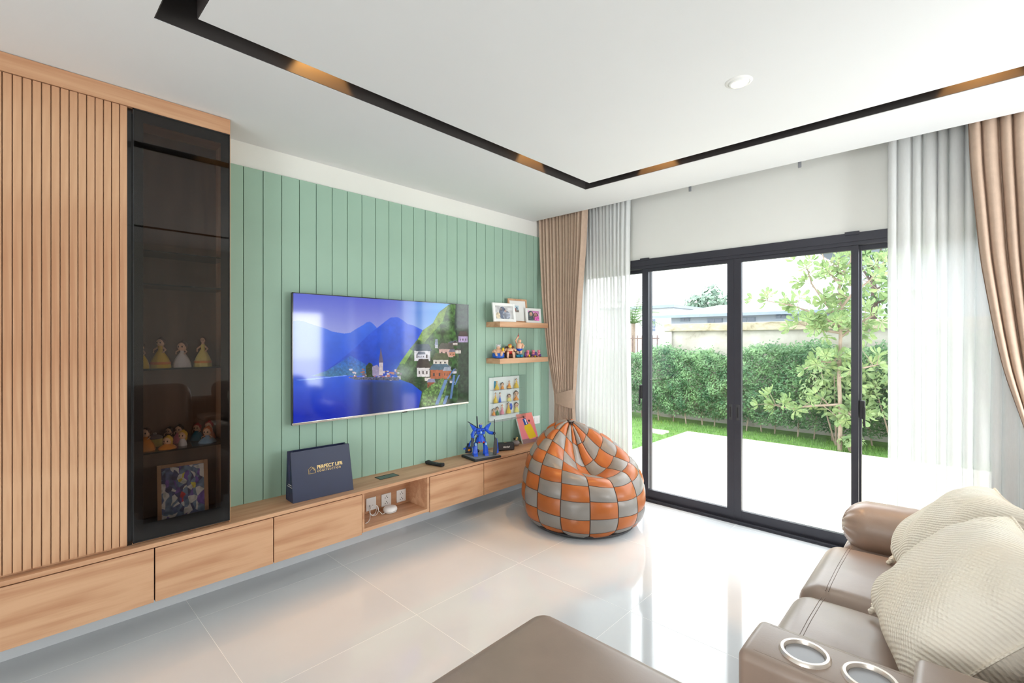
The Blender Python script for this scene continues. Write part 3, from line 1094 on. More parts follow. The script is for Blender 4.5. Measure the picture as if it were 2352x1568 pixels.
a1 = art_people(3, (196, 196, 196), [(.42, .55, .2, .5, (92, 100, 118)), (.34, .25, .07, .1, (120, 110, 110)), (.62, .7, .22, .35, (150, 156, 170)), (.58, .38, .06, .09, (176, 150, 140)), (.15, .75, .12, .25, (200, 186, 160))], None)
frame_thing('white photo frame with a grey portrait, leftmost on the upper shelf', (.150, 3.028, 1.5845), R(-4), R(8), .262, .168, .026, 'white_paint', a1)
a2 = art_people(8, (190, 214, 226), [(.5, .85, .6, .25, (150, 140, 130)), (.35, .5, .12, .3, (80, 110, 120)), (.7, .45, .15, .25, (120, 140, 150)), (.5, .62, .08, .25, (150, 90, 90))], None)
frame_thing('tall light wood photo frame with wide white mat on the upper shelf', (.085, 3.282, 1.5845), R(-3), R(7), .245, .225, .017, 'wood_z', a2, mat_board=(-.03, .10, .085, .062))
a3 = art_people(12, (220, 150, 200), [(.28, .6, .3, .6, (90, 100, 104)), (.3, .35, .13, .2, (190, 150, 130)), (.72, .6, .25, .45, (130, 90, 110)), (.7, .4, .12, .18, (200, 150, 140)), (.9, .8, .3, .25, (232, 110, 190))], None)
frame_thing('small white photo frame with a pink picture, rightmost on the upper shelf', (.115, 3.458, 1.5845), R(-3), R(5), .205, .142, .024, 'white_paint', a3)

# ================================================================== TOY FIGURES (plain generic dolls and toys)


def doll(label, loc, h, dress, hair, wide=.36, rotz=0.0, base=None, group=None, head=.11, arms=True, bun=True, long_hair=False, dress_h=.60, sash=None):
    """toy doll in a bell shaped gown: h total height"""
    t = thing('doll_figurine', label, 'figurine', loc, rotz, group=group)
    z0 = 0.0
    if base:
        G().lathe([(.30 * h, 0), (.31 * h, .015 * h), (.30 * h, .035 * h)], 18).build('stand', base, t)
        z0 = .035 * h
    H = h - z0
    hr = head * H
    hz = h - hr * 1.12
    w = wide * H
    dz = dress_h * H
    fl = lambda an, z: 1 + .05 * math.sin(an * 9) * max(0, 1 - (z - z0) / dz)
    G().lathe([(w * .98, z0), (w, z0 + .02 * H), (w * .93, z0 + dz * .25), (w * .76, z0 + dz * .52), (w * .42, z0 + dz * .82), (w * .20, z0 + dz), (w * .26, z0 + dz * 1.14), (w * .22, z0 + dz * 1.25)], 28, fn=fl).build('gown', dress, t)
    if sash:
        G().lathe([(w * .95, z0 + dz * .19), (w * .985, z0 + dz * .22), (w * .945, z0 + dz * .32), (w * .90, z0 + dz * .33)], 28, fn=fl).build('hem_band', sash, t)
    G().tube([(0, 0, z0 + dz * 1.16), (0, 0, hz)], [.055 * H, .035 * H], 10).ell((0, 0, hz), (hr * .86, hr * .92, hr), 14, 10).ell((hr * .86, 0, hz - hr * .12), (hr * .14, hr * .11, hr * .14), 6, 5).build('head', 'skin', t)
    if head > .12 or h > .1:
        G().ell((hr * .76, -hr * .36, hz), (hr * .13, hr * .15, hr * .20), 8, 6).ell((hr * .76, hr * .36, hz), (hr * .13, hr * .15, hr * .20), 8, 6).build('eyes', 'black_hair', t)
    g = G()
    g.ell((-hr * .22, 0, hz + hr * .16), (hr * .92, hr * 1.06, hr * 1.0), 14, 10)
    if bun:
        g.ell((-hr * .35, 0, hz + hr * 1.0), (hr * .42, hr * .42, hr * .38), 10, 7)
    if long_hair:
        g.ell((-hr * .55, 0, hz - hr * .6), (hr * .6, hr * .85, hr * 1.2), 12, 8)
    g.build('hair', hair, t)
    if arms:
        for s in (-1, 1):
            sh = z0 + dz * 1.16
            G().tube([(0, s * w * .24, sh), (w * .15, s * w * .62, sh - .10 * H), (w * .42, s * w * .50, sh - .17 * H)], [.030 * H, .026 * H, .020 * H], 8).ell((w * .45, s * w * .48, sh - .175 * H), .026 * H, 7, 5).build('arm', 'skin', t)
    return t


FACE = -R(38)     # dolls face towards the room


def cab_doll(lb, y, h, d, hr, x=.15, z=1.285, **k):
    return doll(lb, (x, y, z), h, d, hr, rotz=FACE, group='figurines behind the smoked glass', **k)


cab_doll('yellow gowned doll half hidden by the door edge, upper cabinet shelf', .452, .125, 'yellow', 'brown', head=.13, bun=False, wide=.27)
cab_doll('brown haired doll in a wide yellow ball gown, upper cabinet shelf', .530, .150, 'yellow', 'brown', head=.14, wide=.30, sash='toy_orange')
cab_doll('big headed doll in a white bridal gown, upper cabinet shelf', .622, .132, 'pearl', 'brown', head=.18, wide=.31)
cab_doll('slim doll in a pale yellow gown nearest the green wall, upper cabinet shelf', .716, .155, 'pale_yellow', 'brown', head=.09, wide=.27, sash='toy_orange')
Z2 = .878
cab_doll('orange skirted doll at the left edge of the lower cabinet shelf', .468, .112, 'toy_orange', 'brown', x=.16, z=Z2, head=.20, bun=False)
t = thing('trinket_box', 'round olive trinket box with a lid on the lower cabinet shelf', 'box', (.075, .520, Z2))
G().lathe([(.030, 0), (.033, .004), (.033, .036), (.030, .040)], 24).build('tub', 'pale_yellow', t)
G().lathe([(.034, .040), (.034, .047), (.020, .056), (.004, .060)], 24).ell((0, 0, .064), .008, 8, 6).build('lid', 'stone', t)
cab_doll('small dark doll at the back left of the lower cabinet shelf', .585, .085, 'brown', 'black_hair', x=.045, z=Z2, head=.2)
cab_doll('blonde doll in orange lying low at the front of the lower cabinet shelf', .553, .062, 'toy_orange', 'blonde', x=.185, z=Z2, head=.34, wide=.62, dress_h=.42, long_hair=True, arms=False)
cab_doll('black haired doll in pink at the back of the lower cabinet shelf', .628, .092, 'pink', 'black_hair', x=.055, z=Z2, head=.22)
cab_doll('blonde doll in a white apron standing on the lower cabinet shelf', .622, .076, 'pearl', 'blonde', x=.160, z=Z2, head=.27, wide=.26, long_hair=True)
cab_doll('red haired doll in teal at the back of the lower cabinet shelf', .712, .088, 'teal', 'toy_red', x=.05, z=Z2, head=.22, long_hair=True)
cab_doll('red and brown doll at the back right of the lower cabinet shelf', .768, .094, 'ginger', 'toy_red', x=.05, z=Z2, head=.22)
cab_doll('ginger doll in a spread light blue gown on the lower cabinet shelf', .733, .082, 'light_blue', 'ginger', x=.165, z=Z2, head=.27, wide=.5, dress_h=.4)

# framed print behind the glass: an abstract splash of colour
W, H = 150, 210
X, Y = np.meshgrid(np.linspace(0, 1, W), np.linspace(0, 1.4, H))
img = np.zeros((H, W, 3))
pal = np.array([(92, 104, 140), (236, 226, 204), (196, 70, 76), (112, 90, 160), (240, 190, 84), (70, 76, 112), (216, 212, 222), (112, 134, 160)]) / 255
pts = np.random.default_rng(5).random((120, 2)) * [1, 1.4]
wx = X + .08 * vnoise(X, Y, 7, 2)
wy = Y + .08 * vnoise(X, Y, 7, 3)
dd = (wx[..., None] * 1.6 - pts[:, 0] * 1.6) ** 2 + (wy[..., None] - pts[:, 1]) ** 2
k = dd.argmin(-1)
dc = np.hypot(pts[:, 0] - .5, pts[:, 1] - .65)
choice = np.where(dc < .34, np.random.default_rng(6).integers(0, 8, 120), np.random.default_rng(9).choice([0, 5, 7, 3, 7, 6], 120))
img = np.clip(pal * 1.2, 0, 1)[choice[k]] * (.8 + .4 * vnoise(X, Y, 14, 4))[..., None]
frame_thing('framed colourful abstract print standing at the bottom behind smoked glass', (.150, .630, .470), R(-6), R(9), .222, .312, .018, 'wood_z', np.clip(img, 0, 1))

# ---- lower floating shelf toys


def limb(g, a, b, c, r0, r1):
    g.tube([a, b, c], [r0, (r0 + r1) / 2 * 1.05, r1], 9)
    g.ell(c, r1 * 1.15, 8, 6)


SZ = 1.2615
FB = -R(40)
t = thing('toy_figurine', 'chubby toy figure with a white cap sitting in a blue tub', 'figurine', (.095, 3.000, SZ), FB, group='toys on the lower shelf')
G().lathe([(.040, 0), (.052, .006), (.055, .030), (.050, .046), (.044, .046), (.044, .020)], 24).build('tub', 'toy_blue', t)
g = G().ell((0, 0, .052), (.034, .038, .036), 14, 10).ell((.004, 0, .094), (.018, .018, .019), 12, 8)
for s in (-1, 1):
    limb(g, (0, s * .03, .070), (.022, s * .048, .058), (.040, s * .036, .062), .012, .009)
    limb(g, (.012, s * .018, .034), (.042, s * .026, .048), (.056, s * .022, .030), .014, .009)
g.build('body', 'skin', t)
G().ell((-.002, 0, .102), (.020, .021, .020), 12, 8).ell((-.004, .016, .118), .006, 7, 5).ell((-.004, -.016, .118), .006, 7, 5).build('cap', 'pearl', t)
G().ell((.014, 0, .036), (.026, .036, .018), 12, 8).build('shorts', 'yellow', t)
G().ell((.046, .038, .078), (.012, .012, .018), 8, 6).build('held_fruit', 'yellow', t)

t = thing('toy_figurine', 'chubby toy figure in red shorts lounging in a brown armchair', 'figurine', (.105, 3.140, SZ), FB, group='toys on the lower shelf')
G().rbox((-.004, 0, .020), (.07, .085, .040), .010, 2).rbox((-.034, 0, .060), (.022, .085, .090), .009, 2).rbox((0, -.044, .036), (.062, .016, .052), .007, 2).rbox((0, .044, .036), (.062, .016, .052), .007, 2).build('armchair', 'brown', t)
g = G().ell((.004, 0, .062), (.034, .036, .030), 14, 10).ell((-.006, 0, .104), (.017, .017, .018), 12, 8)
for s in (-1, 1):
    limb(g, (-.004, s * .030, .078), (.006, s * .052, .070), (.026, s * .046, .070), .011, .008)
    limb(g, (.022, s * .018, .050), (.052, s * .026, .046), (.060, s * .028, .008), .014, .009)
g.build('body', 'skin', t)
G().ell((.020, 0, .050), (.026, .036, .017), 12, 8).build('shorts', 'toy_red', t)
G().ell((-.012, 0, .110), (.018, .019, .018), 12, 8).build('hair', 'ginger', t)
G().ell((.010, 0, .104), (.008, .014, .012), 10, 7).build('face_mask', 'yellow', t)

t = thing('toy_figurine', 'standing chubby toy figure with raised arm on a blue plinth', 'figurine', (.105, 3.262, SZ), FB, group='toys on the lower shelf')
G().rbox((0, 0, .014), (.036, .060, .028), .012, 2).ell((.012, -.020, .014), (.018, .018, .014), 10, 7).ell((.012, .020, .014), (.018, .018, .014), 10, 7).build('plinth', 'teal', t)
G().lathe([(.022, .028), (.030, .030), (.030, .038), (.021, .040)], 20).build('disc', 'stone', t)
g = G().ell((.002, 0, .100), (.030, .032, .042), 14, 10).ell((.004, .004, .152), (.017, .017, .018), 12, 8)
for s in (-1, 1):
    limb(g, (0, s * .014, .075), (.002, s * .015, .055), (.004, s * .015, .042), .016, .010)
limb(g, (0, -.022, .130), (.004, -.030, .160), (.004, -.012, .190), .011, .008)
limb(g, (0, .026, .126), (.018, .040, .108), (.026, .030, .092), .011, .008)
g.build('body', 'skin', t)
G().ell((.001, 0, .076), (.030, .032, .020), 12, 8).build('shorts', 'robot_blue', t)
G().tube([(.004, -.010, .182), (.004, -.008, .204)], [.006, .007], 8).tube([(.004, -.008, .204), (.004, -.007, .226)], [.002, .001], 6).build('held_bottle', 'toy_red', t)

for y, nm, lb, c in ((3.372, 0, 'tiny pink toy with a purple cart, first of the small trio', 'purple'), (3.452, 1, 'tiny pink toy in a purple ring, middle of the small trio', 'yellow'), (3.532, 2, 'tiny pink toy pulling a purple barrow, nearest the curtain', 'purple')):
    t = thing('toy_figurine', lb, 'figurine', (.115, y, SZ), FB, group='toys on the lower shelf')
    G().ell((0, 0, .024), (.015, .016, .020), 10, 8).ell((.004, 0, .050), (.015, .015, .016), 10, 8).ell((.019, 0, .048), (.006, .007, .005), 7, 5).ell((0, -.011, .064), .005, 6, 5).ell((0, .011, .064), .005, 6, 5).ell((.010, -.012, .004), (.010, .006, .005), 7, 5).ell((.010, .012, .004), (.010, .006, .005), 7, 5).build('body', 'pink', t)
    if nm == 1:
        G().lathe([(.018, .016), (.024, .014), (.028, .020), (.024, .026), (.018, .024)], 20).build('ring', 'purple', t)
        G().ell((.014, .016, .008), (.014, .010, .008), 8, 6).build('slippers', 'yellow', t)
    else:
        G().rbox((-.014, -.018 if nm == 0 else -.028, .026), (.032, .022, .044), .004, 2).lathe([(.012, 0), (.012, .006)], 14, (-.014, -.018, .0)).build('cart', 'purple', t)
        G().ell((.020, .012, .014), (.008, .009, .012), 8, 6).build('parcel', c if nm else 'yellow', t)

# ---- wall display case with tiny dolls
t = thing('display_case', 'clear acrylic display case with white back on the green wall', 'display case', (.0135, 3.153, .692))
G().rbox((.006, 0, .1985), (.012, .395, .390), .002, 1).build('back_board', 'white_paint', t)
for z in (.057, .168, .283):
    box('acrylic_shelf', 'acrylic', .012, .062, -.19, .19, z - .003, z, t)
g = G()
cw, ch, cd = .216, .404, .078
g.box(cd - .003, cd, -cw, cw, 0, ch).box(.013, cd, -cw, -cw + .003, 0, ch).box(.013, cd, cw - .003, cw, 0, ch).box(.013, cd, -cw, cw, ch - .003, ch).box(.013, cd, -cw, cw, 0, .003)
g.build('acrylic_cover', 'acrylic', t, smooth=0)
ROW = [.692 + .283, .692 + .168, .692 + .057]
mini = [(0, 3.030, .078, 'yellow', 'blonde', 'doll pair in yellow before a blue cloak, top row of the wall case', dict(base='coral')),
        (0, 3.102, .060, 'toy_orange', 'black_hair', 'small black haired doll, second in the top row of the wall case', dict(head=.26, base='stone')),
        (0, 3.191, .072, 'toy_orange', 'brown', 'doll in an orange striped gown, third in the top row of the wall case', dict(sash='yellow', base='black_matte')),
        (0, 3.288, .086, 'yellow', 'brown', 'tall doll in a wide yellow gown, last in the top row of the wall case', dict(head=.11)),
        (1, 3.014, .090, 'yellow', 'brown', 'slender yellow doll, first in the middle row of the wall case', dict(head=.085, wide=.26)),
        (1, 3.070, .088, 'toy_blue', 'brown', 'slender blue dressed doll, second in the middle row of the wall case', dict(head=.10, wide=.16)),
        (1, 3.191, .062, 'pale_yellow', 'brown', 'short kneeling doll, third in the middle row of the wall case', dict(head=.28, wide=.42)),
        (1, 3.285, .084, 'toy_orange', 'brown', 'big headed doll in a spread orange gown, middle row of the wall case', dict(head=.27, wide=.48, dress_h=.4)),
        (2, 2.990, .060, 'toy_orange', 'black_hair', 'tiny black haired doll, first in the bottom row of the wall case', dict(head=.22, base='pink')),
        (2, 3.036, .070, 'toy_green', 'brown', 'doll with green flowers, second in the bottom row of the wall case', dict(head=.2, wide=.28)),
        (2, 3.098, .086, 'pink', 'ginger', 'doll in a long pink gown, third in the bottom row of the wall case', dict(head=.10, wide=.26)),
        (2, 3.182, .096, 'yellow', 'brown', 'large yellow doll with a dark blue partner, bottom row of the wall case', dict(head=.12, wide=.36)),
        (2, 3.290, .086, 'pale_yellow', 'brown', 'brown haired doll in pale yellow, last in the bottom row of the wall case', dict(head=.24, long_hair=True))]
for i, (r_, y, h, d_, hr_, lb, kw) in enumerate(mini):
    wd = kw.pop('wide', .33)
    o = doll(lb, (.046, y, ROW[r_]), h, d_, hr_, wide=min(wd * .82, .024 / h), rotz=FACE, group='dolls in the wall case', **kw)
    if i == 0:
        G().rbox((-.012, -.022, .044), (.014, .030, .068), .006, 2).build('cloak', 'teal', o)
    if i == 11:
        G().ell((-.010, .024, .058), (.010, .014, .032), 10, 8).build('partner_coat', 'robot_blue', o)

# ---- canvas, switch plate
W, H = 120, 172
X, Y = np.meshgrid(np.linspace(0, 1, W), np.linspace(0, 1, H))
img = np.ones((H, W, 3)) * np.array((246, 146, 132)) / 255
img = img * (1 - Y[..., None]) + Y[..., None] * np.array((244, 128, 150)) / 255
img = np.where(in_poly(X, Y, [(.36, .40), (.72, .36), (.80, .5), (.90, .84), (.44, .88), (.30, .5)])[..., None], np.array((244, 204, 30)) / 255, img)
img = np.where(in_poly(X, Y, [(.32, .18), (.52, .16), (.60, .38), (.36, .40)])[..., None], np.array((30, 76, 150)) / 255, img)
img = np.where(in_poly(X, Y, [(.44, .19), (.50, .19), (.54, .38), (.48, .38)])[..., None], np.array((240, 240, 244)) / 255, img)
img = np.where((Y > .85)[..., None] & ~in_poly(X, Y, [(.44, .85), (.86, .85), (.84, .89), (.46, .89)])[..., None], np.array((150, 112, 112)) / 255, img)
for (cx, cy, r_) in ((.42, .12, .06), (.70, .27, .055)):
    img = np.where((np.hypot((X - cx), (Y - cy) * 1.45) < r_)[..., None], np.array((40, 30, 32)) / 255, img)
t = thing('canvas_print', 'coral pink canvas print with yellow shape leaning on the green wall', 'canvas', (.135, 3.402, ZC))
t.rotation_euler = (0, -R(21), R(-3))
G().rbox((-.010, 0, .141), (.018, .215, .282), .002, 1).build('stretched_canvas', 'white_paint', t)
print_panel('print', 'print_matte', t, np.clip(img, 0, 1), (-.0005, -.1075, .282), (0, .215, 0), (0, 0, -.282))
t = thing('switch_plate', 'white wall switch plate half hidden behind the coral canvas', 'switch', (.012, 3.605, .590))
G().rbox((.004, 0, .040), (.008, .115, .080), .003, 2).build('plate', 'white', t)
G().rbox((.009, -.02, .040), (.004, .022, .045), .002, 1).rbox((.009, .02, .040), (.004, .022, .045), .002, 1).build('rocker', 'white', t)

# ---- toy robot on a display base
t = thing('display_stand', 'flat dark display base with grey top under the blue toy robot', 'display stand', (.205, 2.690, ZC), R(-10))
G().rbox((0, 0, .009), (.215, .255, .018), .004, 2).build('base_plate', 'black_matte', t)
G().rbox((0, 0, .0185), (.190, .230, .004), .001, 1).build('grey_top', 'mid_grey', t)
rb = thing('toy_robot', 'blue and black toy robot holding a long staff', 'robot', (.205, 2.680, ZC + .0205), R(-30), group=None)


def rpart(name, mat, *shapes):
    g = G()
    for (kind, *a) in shapes:
        getattr(g, kind)(*a)
    return g.build(name, mat, rb)


for s in (-1, 1):
    y = s * .036
    lg = rpart('leg', 'robot_blue', ('tube', [(.004, y * 1.25, .012), (.000, y * 1.2, .06), (-.004, y * 1.0, .095)], [.024, .020, .013], 8), ('ell', (.004, y * 1.2, .092), (.016, .015, .018), 8, 6))
    g = G().tube([(-.004, y * 1.0, .09), (0, y * .62, .145)], [.013, .017], 8)
    g.build('thigh', 'robot_dark', lg)
    g = G().prism([(-.030, 0), (.046, 0), (.040, .012), (.012, .026), (-.024, .020)], y * 1.25 - .016, y * 1.25 + .016, 'y')
    g.build('foot', 'robot_blue', lg)
rpart('hip', 'robot_dark', ('rbox', (0, 0, .150), (.034, .056, .026), .006, 2))
g = G()
for a in (-.9, -.3, .3, .9):
    c, s_ = math.cos(a), math.sin(a)
    g.x = Matrix.Rotation(a, 4, 'Z')
    g.prism([(.012, .168), (.022, .168), (.044, .112), (.036, .108)], -.011, .011, 'y')
g.x = None
g.build('skirt_armour', 'robot_blue', rb)
rpart('torso', 'robot_blue', ('rbox', (.002, 0, .196), (.044, .070, .050), .010, 2), ('rbox', (.016, -.018, .206), (.030, .026, .026), .006, 2), ('rbox', (.016, .018, .206), (.030, .026, .026), .006, 2))
hd = rpart('head', 'robot_blue', ('ell', (.006, 0, .240), (.016, .014, .018), 10, 8), ('rbox', (.018, 0, .236), (.008, .014, .008), .002, 1))
G().tube([(.014, 0, .250), (.018, .022, .272)], [.003, .001], 6).tube([(.014, 0, .250), (.018, -.022, .268)], [.003, .001], 6).build('crest', 'gold', hd)
for s in (-1, 1):
    rpart('shoulder_wing', 'robot_blue', ('prism', [(s * .036, .205), (s * .060, .200), (s * .090, .262), (s * .050, .240)], -.012, .012, 'x'), ('ell', (0, s * .048, .214), (.022, .018, .020), 10, 7))
am = rpart('arm', 'robot_blue', ('tube', [(0, .050, .205), (.004, .078, .180), (.022, .104, .178)], [.012, .014, .013], 8))
G().ell((.028, .112, .178), .012, 8, 6).build('fist', 'robot_dark', am)
am = rpart('arm', 'robot_blue', ('tube', [(0, -.050, .205), (.004, -.068, .172), (.018, -.066, .140)], [.012, .016, .014], 8))
G().ell((.020, -.066, .128), .012, 8, 6).tube([(.02, -.07, .15), (.024, -.074, .075)], [.012, .009], 8).build('hand_weapon', 'robot_dark', am)
stf = rpart('staff', 'robot_dark', ('tube', [(.034, .116, .004), (.032, .112, .285)], .0028, 6), ('tube', [(.032, .112, .265), (.032, .112, .295)], [.004, .003], 6))
G().prism([(.100, .006), (.126, .000), (.136, .06), (.130, .13), (.118, .145), (.106, .10)], .026, .042, 'x').build('shield_blade', 'dark_grey', stf)
G().prism([(.128, .01), (.146, .02), (.140, .09), (.132, .14), (.128, .12)], .028, .040, 'x').build('blade_edge', 'robot_blue', stf)
rpart('back_rod', 'robot_dark', ('tube', [(-.02, -.01, .215), (-.03, -.10, .275)], .004, 6), ('tube', [(-.02, -.02, .22), (-.03, -.022, .315)], .005, 6))
rpart('back_boom', 'robot_blue', ('tube', [(-.02, -.03, .18), (-.05, -.075, .10), (-.06, -.085, .05)], [.006, .006, .007], 6), ('prism', [(-.13, .040), (-.02, .052), (-.02, .060), (-.13, .052)], -.066, -.054, 'x'))
rpart('tail_pod', 'robot_dark', ('rbox', (-.070, -.085, .035), (.05, .05, .05), .010, 2), ('prism', [(-.11, .005), (-.06, .005), (-.075, .085), (-.095, .085)], -.085, -.075, 'x'), ('ell', (-.068, -.02, .02), (.02, .03, .018), 8, 6))
for s in (-1, 1):
    rpart('knee_plate', 'light_blue', ('rbox', (.022, s * .043, .094), (.010, .016, .022), .003, 1))
    rpart('skirt_tip', 'toy_red', ('prism', [(.038, .118), (.046, .116), (.046, .108), (.038, .106)], s * .018 - .006, s * .018 + .006, 'y'))
    rpart('chest_vent', 'robot_dark', ('rbox', (.032, s * .018, .204), (.003, .014, .008), .001, 1))
rpart('chest_core', 'light_blue', ('rbox', (.028, 0, .190), (.010, .014, .018), .003, 1))
rpart('thruster_tip', 'toy_orange', ('ell', (-.045, -.085, .035), (.010, .012, .010), 8, 6))

# ---- bluetooth speaker
t = thing('portable_speaker', 'black portable speaker with white script lettering on the console', 'speaker', (.170, 3.010, ZC), R(-29))
G().rbox((0, 0, .034), (.060, .155, .066), .010, 3).build('body', 'black_matte', t)
G().rbox((.0305, 0, .034), (.003, .138, .052), .0012, 1).build('grille', 'dark_grey', t)
G().rbox((0, 0, .0675), (.010, .022, .002), .0008, 1).build('control_knob', 'gold', t)
G().lathe([(.006, 0), (.006, .002)], 12, (.02, -.05, -.0008)).lathe([(.006, 0), (.006, .002)], 12, (.02, .05, -.0008)).lathe([(.006, 0), (.006, .002)], 12, (-.02, -.05, -.0008)).lathe([(.006, 0), (.006, .002)], 12, (-.02, .05, -.0008)).build('feet', 'black_matte', t)
text('lettering', 'Marshall', .021, 'print_white', t, (.0325, 0, .0275), (R(90), 0, R(90)), .0006, shear=.35, spacing=.86, align='CENTER', bold=.0006)

# ---- ball trinket
t = thing('ball_trinket', 'grey ball ornament topped with a small golden figure', 'ornament', (.120, 3.200, ZC))
G().lathe([(.014, 0), (.026, .004), (.035, .018), (.036, .030), (.028, .044), (.014, .050), (.006, .051)], 24).build('ball', 'stone', t)
G().ell((.004, .004, .058), (.012, .014, .010), 10, 7).ell((.006, .010, .070), (.010, .010, .010), 10, 7).ell((.010, -.010, .056), (.012, .005, .004), 8, 5).build('golden_figure', 'gold', t)
G().ell((-.004, -.012, .064), (.011, .011, .010), 10, 7).build('dark_cap', 'black_hair', t)

# ---- remote, power flap
t = thing('remote_control', 'black curved remote control lying on the console worktop', 'remote', (.135, 2.268, ZC), R(10))
g = G()
g.rbox((0, 0, .012), (.175, .040, .022), .010, 3, fn=lambda a, b, c, x, y, z: (x, y * (1 - .16 * a), z + .007 * a * a * (1 if z > 0 else .25) + (0.002 if a > .3 and z > 0 else 0)), mid=6)
g.build('body', 'black_matte', t)
G().lathe([(.008, 0), (.0085, .003), (.006, .004)], 16, (-.03, 0, .0225)).build('dial', 'dark_grey', t)
G().rbox((.02, -.008, .0235), (.010, .007, .003), .001, 1).rbox((.02, .008, .0235), (.010, .007, .003), .001, 1).rbox((.045, 0, .0255), (.012, .009, .003), .001, 1).build('buttons', 'mid_grey', t)
t = thing('power_flap', 'dark rectangular cable flap let into the worktop above the niche', 'cable outlet', (.128, 1.850, ZC))
M['flap'] = plain('dark_green_metal', S(74, 92, 86), .28, metal=.6, var=.04)
G().box(-.04, .04, -.075, -.071, 0, .002).box(-.04, .04, .071, .075, 0, .002).box(-.04, -.036, -.075, .075, 0, .002).box(.036, .04, -.075, .075, 0, .002).build('frame', 'black_matte', t, smooth=0)
box('lid', 'flap', -.030, .0355, -.0705, .0705, 0, .0016, t)
box('brush_slot', 'black_matte', -.036, -.030, -.0705, .05, 0, .0008, t)

# ---- shopping bag
t = thing('paper_bag', 'navy paper shopping bag with gold lettering standing on the worktop', 'shopping bag', (.165, 1.352, ZC), R(-2))
g = G()
hwb, dB, dT, hB = .190, .058, .040, .292
xt = -.030
pb = [(-dB, -hwb), (dB, -hwb), (dB, hwb), (-dB, hwb)]
pt_ = [(xt - dT * .5, -hwb + .004), (xt + dT * .9, -hwb + .004), (xt + dT * .9, hwb - .007), (xt - dT * .5, hwb - .007)]


def bag_side(a, b, name, th=.0012):
    q = [(*pb[a], 0), (*pb[b], 0), (*pt_[b], hB), (*pt_[a], hB)]
    n = (Vector(q[1]) - Vector(q[0])).cross(Vector(q[3]) - Vector(q[0])).normalized() * th
    vs = [tuple(Vector(p)) for p in q] + [tuple(Vector(p) - n) for p in q]
    G().add(vs, [(0, 1, 2, 3), (7, 6, 5, 4), (0, 4, 5, 1), (1, 5, 6, 2), (2, 6, 7, 3), (3, 7, 4, 0)]).build(name, 'navy', t, smooth=0)


def gusset(sgn, name):
    i0, i1 = (0, 1) if sgn < 0 else (3, 2)
    b0, b1, t0, t1 = pb[i0], pb[i1], pt_[i0], pt_[i1]
    mid_t = ((t0[0] + t1[0]) / 2, t0[1] - sgn * .022)
    mid_b = ((b0[0] + b1[0]) / 2, b0[1])
    vs = [(*b0, 0), (*mid_b, 0), (*b1, 0), (*t1, hB), (*mid_t, hB), (*t0, hB)]
    vs2 = [(p[0], p[1] - sgn * .0012, p[2]) for p in vs]
    G().add(vs + vs2, [(0, 1, 4, 5), (1, 2, 3, 4), (11, 10, 7, 6), (10, 9, 8, 7), (5, 4, 10, 11), (4, 3, 9, 10), (0, 6, 7, 1), (1, 7, 8, 2), (0, 5, 11, 6), (2, 8, 9, 3)]).build(name, 'navy', t, smooth=0)


bag_side(1, 2, 'front_panel')
bag_side(3, 0, 'back_panel')
gusset(-1, 'gusset')
gusset(1, 'gusset')
box('bottom_panel', 'navy', -dB, dB, -hwb, hwb, 0, .002, t)
lean = math.atan2((dB - (xt + dT * .9)), hB)
# lettering lies on the sloping front panel


def on_front(y, z):
    f = z / hB
    return (dB + f * ((xt + dT * .9) - dB) + .0012, y, z)


TR = (R(90) - lean, 0, R(90))
text('lettering', 'PERFECT LIFE', .0285, 'gold', t, on_front(-.036, .172), TR, .0002, spacing=.98, bold=.0004)
text('lettering', 'CONSTRUCTION', .0155, 'gold', t, on_front(-.035, .152), TR, .0002, spacing=1.34)
g = G()
a_, b_ = on_front(-.036, .1672), on_front(.110, .1672)
g.tube([a_, b_], .0006, 4)
g.build('logo_rule', 'gold', t)
g = G()


def line(pts, r=.0013):
    g.tube([on_front(y, z) for y, z in pts], r, 5)


line([(-.070, .150), (-.088, .150), (-.088, .176), (-.070, .190), (-.054, .176), (-.054, .164)])
line([(-.080, .150), (-.080, .168), (-.064, .180), (-.048, .168), (-.048, .150), (-.070, .150)])
line([(-.060, .187), (-.052, .181), (-.046, .172), (-.046, .150)], .0008)
g.build('house_logo', 'gold', t)
text('side_lettering', 'www.perfectlife', .0085, 'print_white', t, (-.018, -hwb - .0008, .098), (R(90), 0, 0), .0002)
text('side_lettering', 'Perfect Life Construction', .0075, 'print_white', t, (-.032, -hwb - .0008, .086), (R(90), 0, 0), .0002)

# ---- sockets and smart speaker in the niche
for i, (y, lb) in enumerate(((1.762, 'white data wall plate on the left of the niche back'), (1.884, 'white double socket plate in the middle of the niche back'), (2.011, 'white double socket plate on the right of the niche back'))):
    t = thing('socket_plate', lb, 'wall socket', (.058, y, .222))
    G().rbox((.004, 0, .045), (.008, .080, .090), .006, 3).build('plate', 'white', t)
    g = G()
    if i == 0:
        for s in (-1, 1):
            g.rbox((.0082, s * .012, .034), (.001, .006, .012), .0004, 1)
        g.build('data_port', 'mid_grey', t)
    else:
        for z in (.024, .064):
            for (dy, dz) in ((-.010, -.004), (.010, -.004), (0, .008)):
                g.ell((.0078, dy, z + dz), (.0012, .0032, .0042), 8, 6)
        g.build('pin_holes', 'black_matte', t)
        G().ell((.008, .028, .012), (.001, .002, .002), 6, 5).build('indicator', 'toy_red', t)
t = thing('smart_speaker', 'round white smart speaker puck sitting in the open niche', 'speaker', (.150, 1.862, .2045))
G().lathe([(.030, 0), (.044, .006), (.049, .018), (.048, .030), (.040, .040), (.024, .0445), (.004, .0455)], 36).build('shell', 'white', t)
G().lathe([(.046, .0135), (.0495, .0155), (.046, .0185)], 36).build('seam_band', 'mid_grey', t)
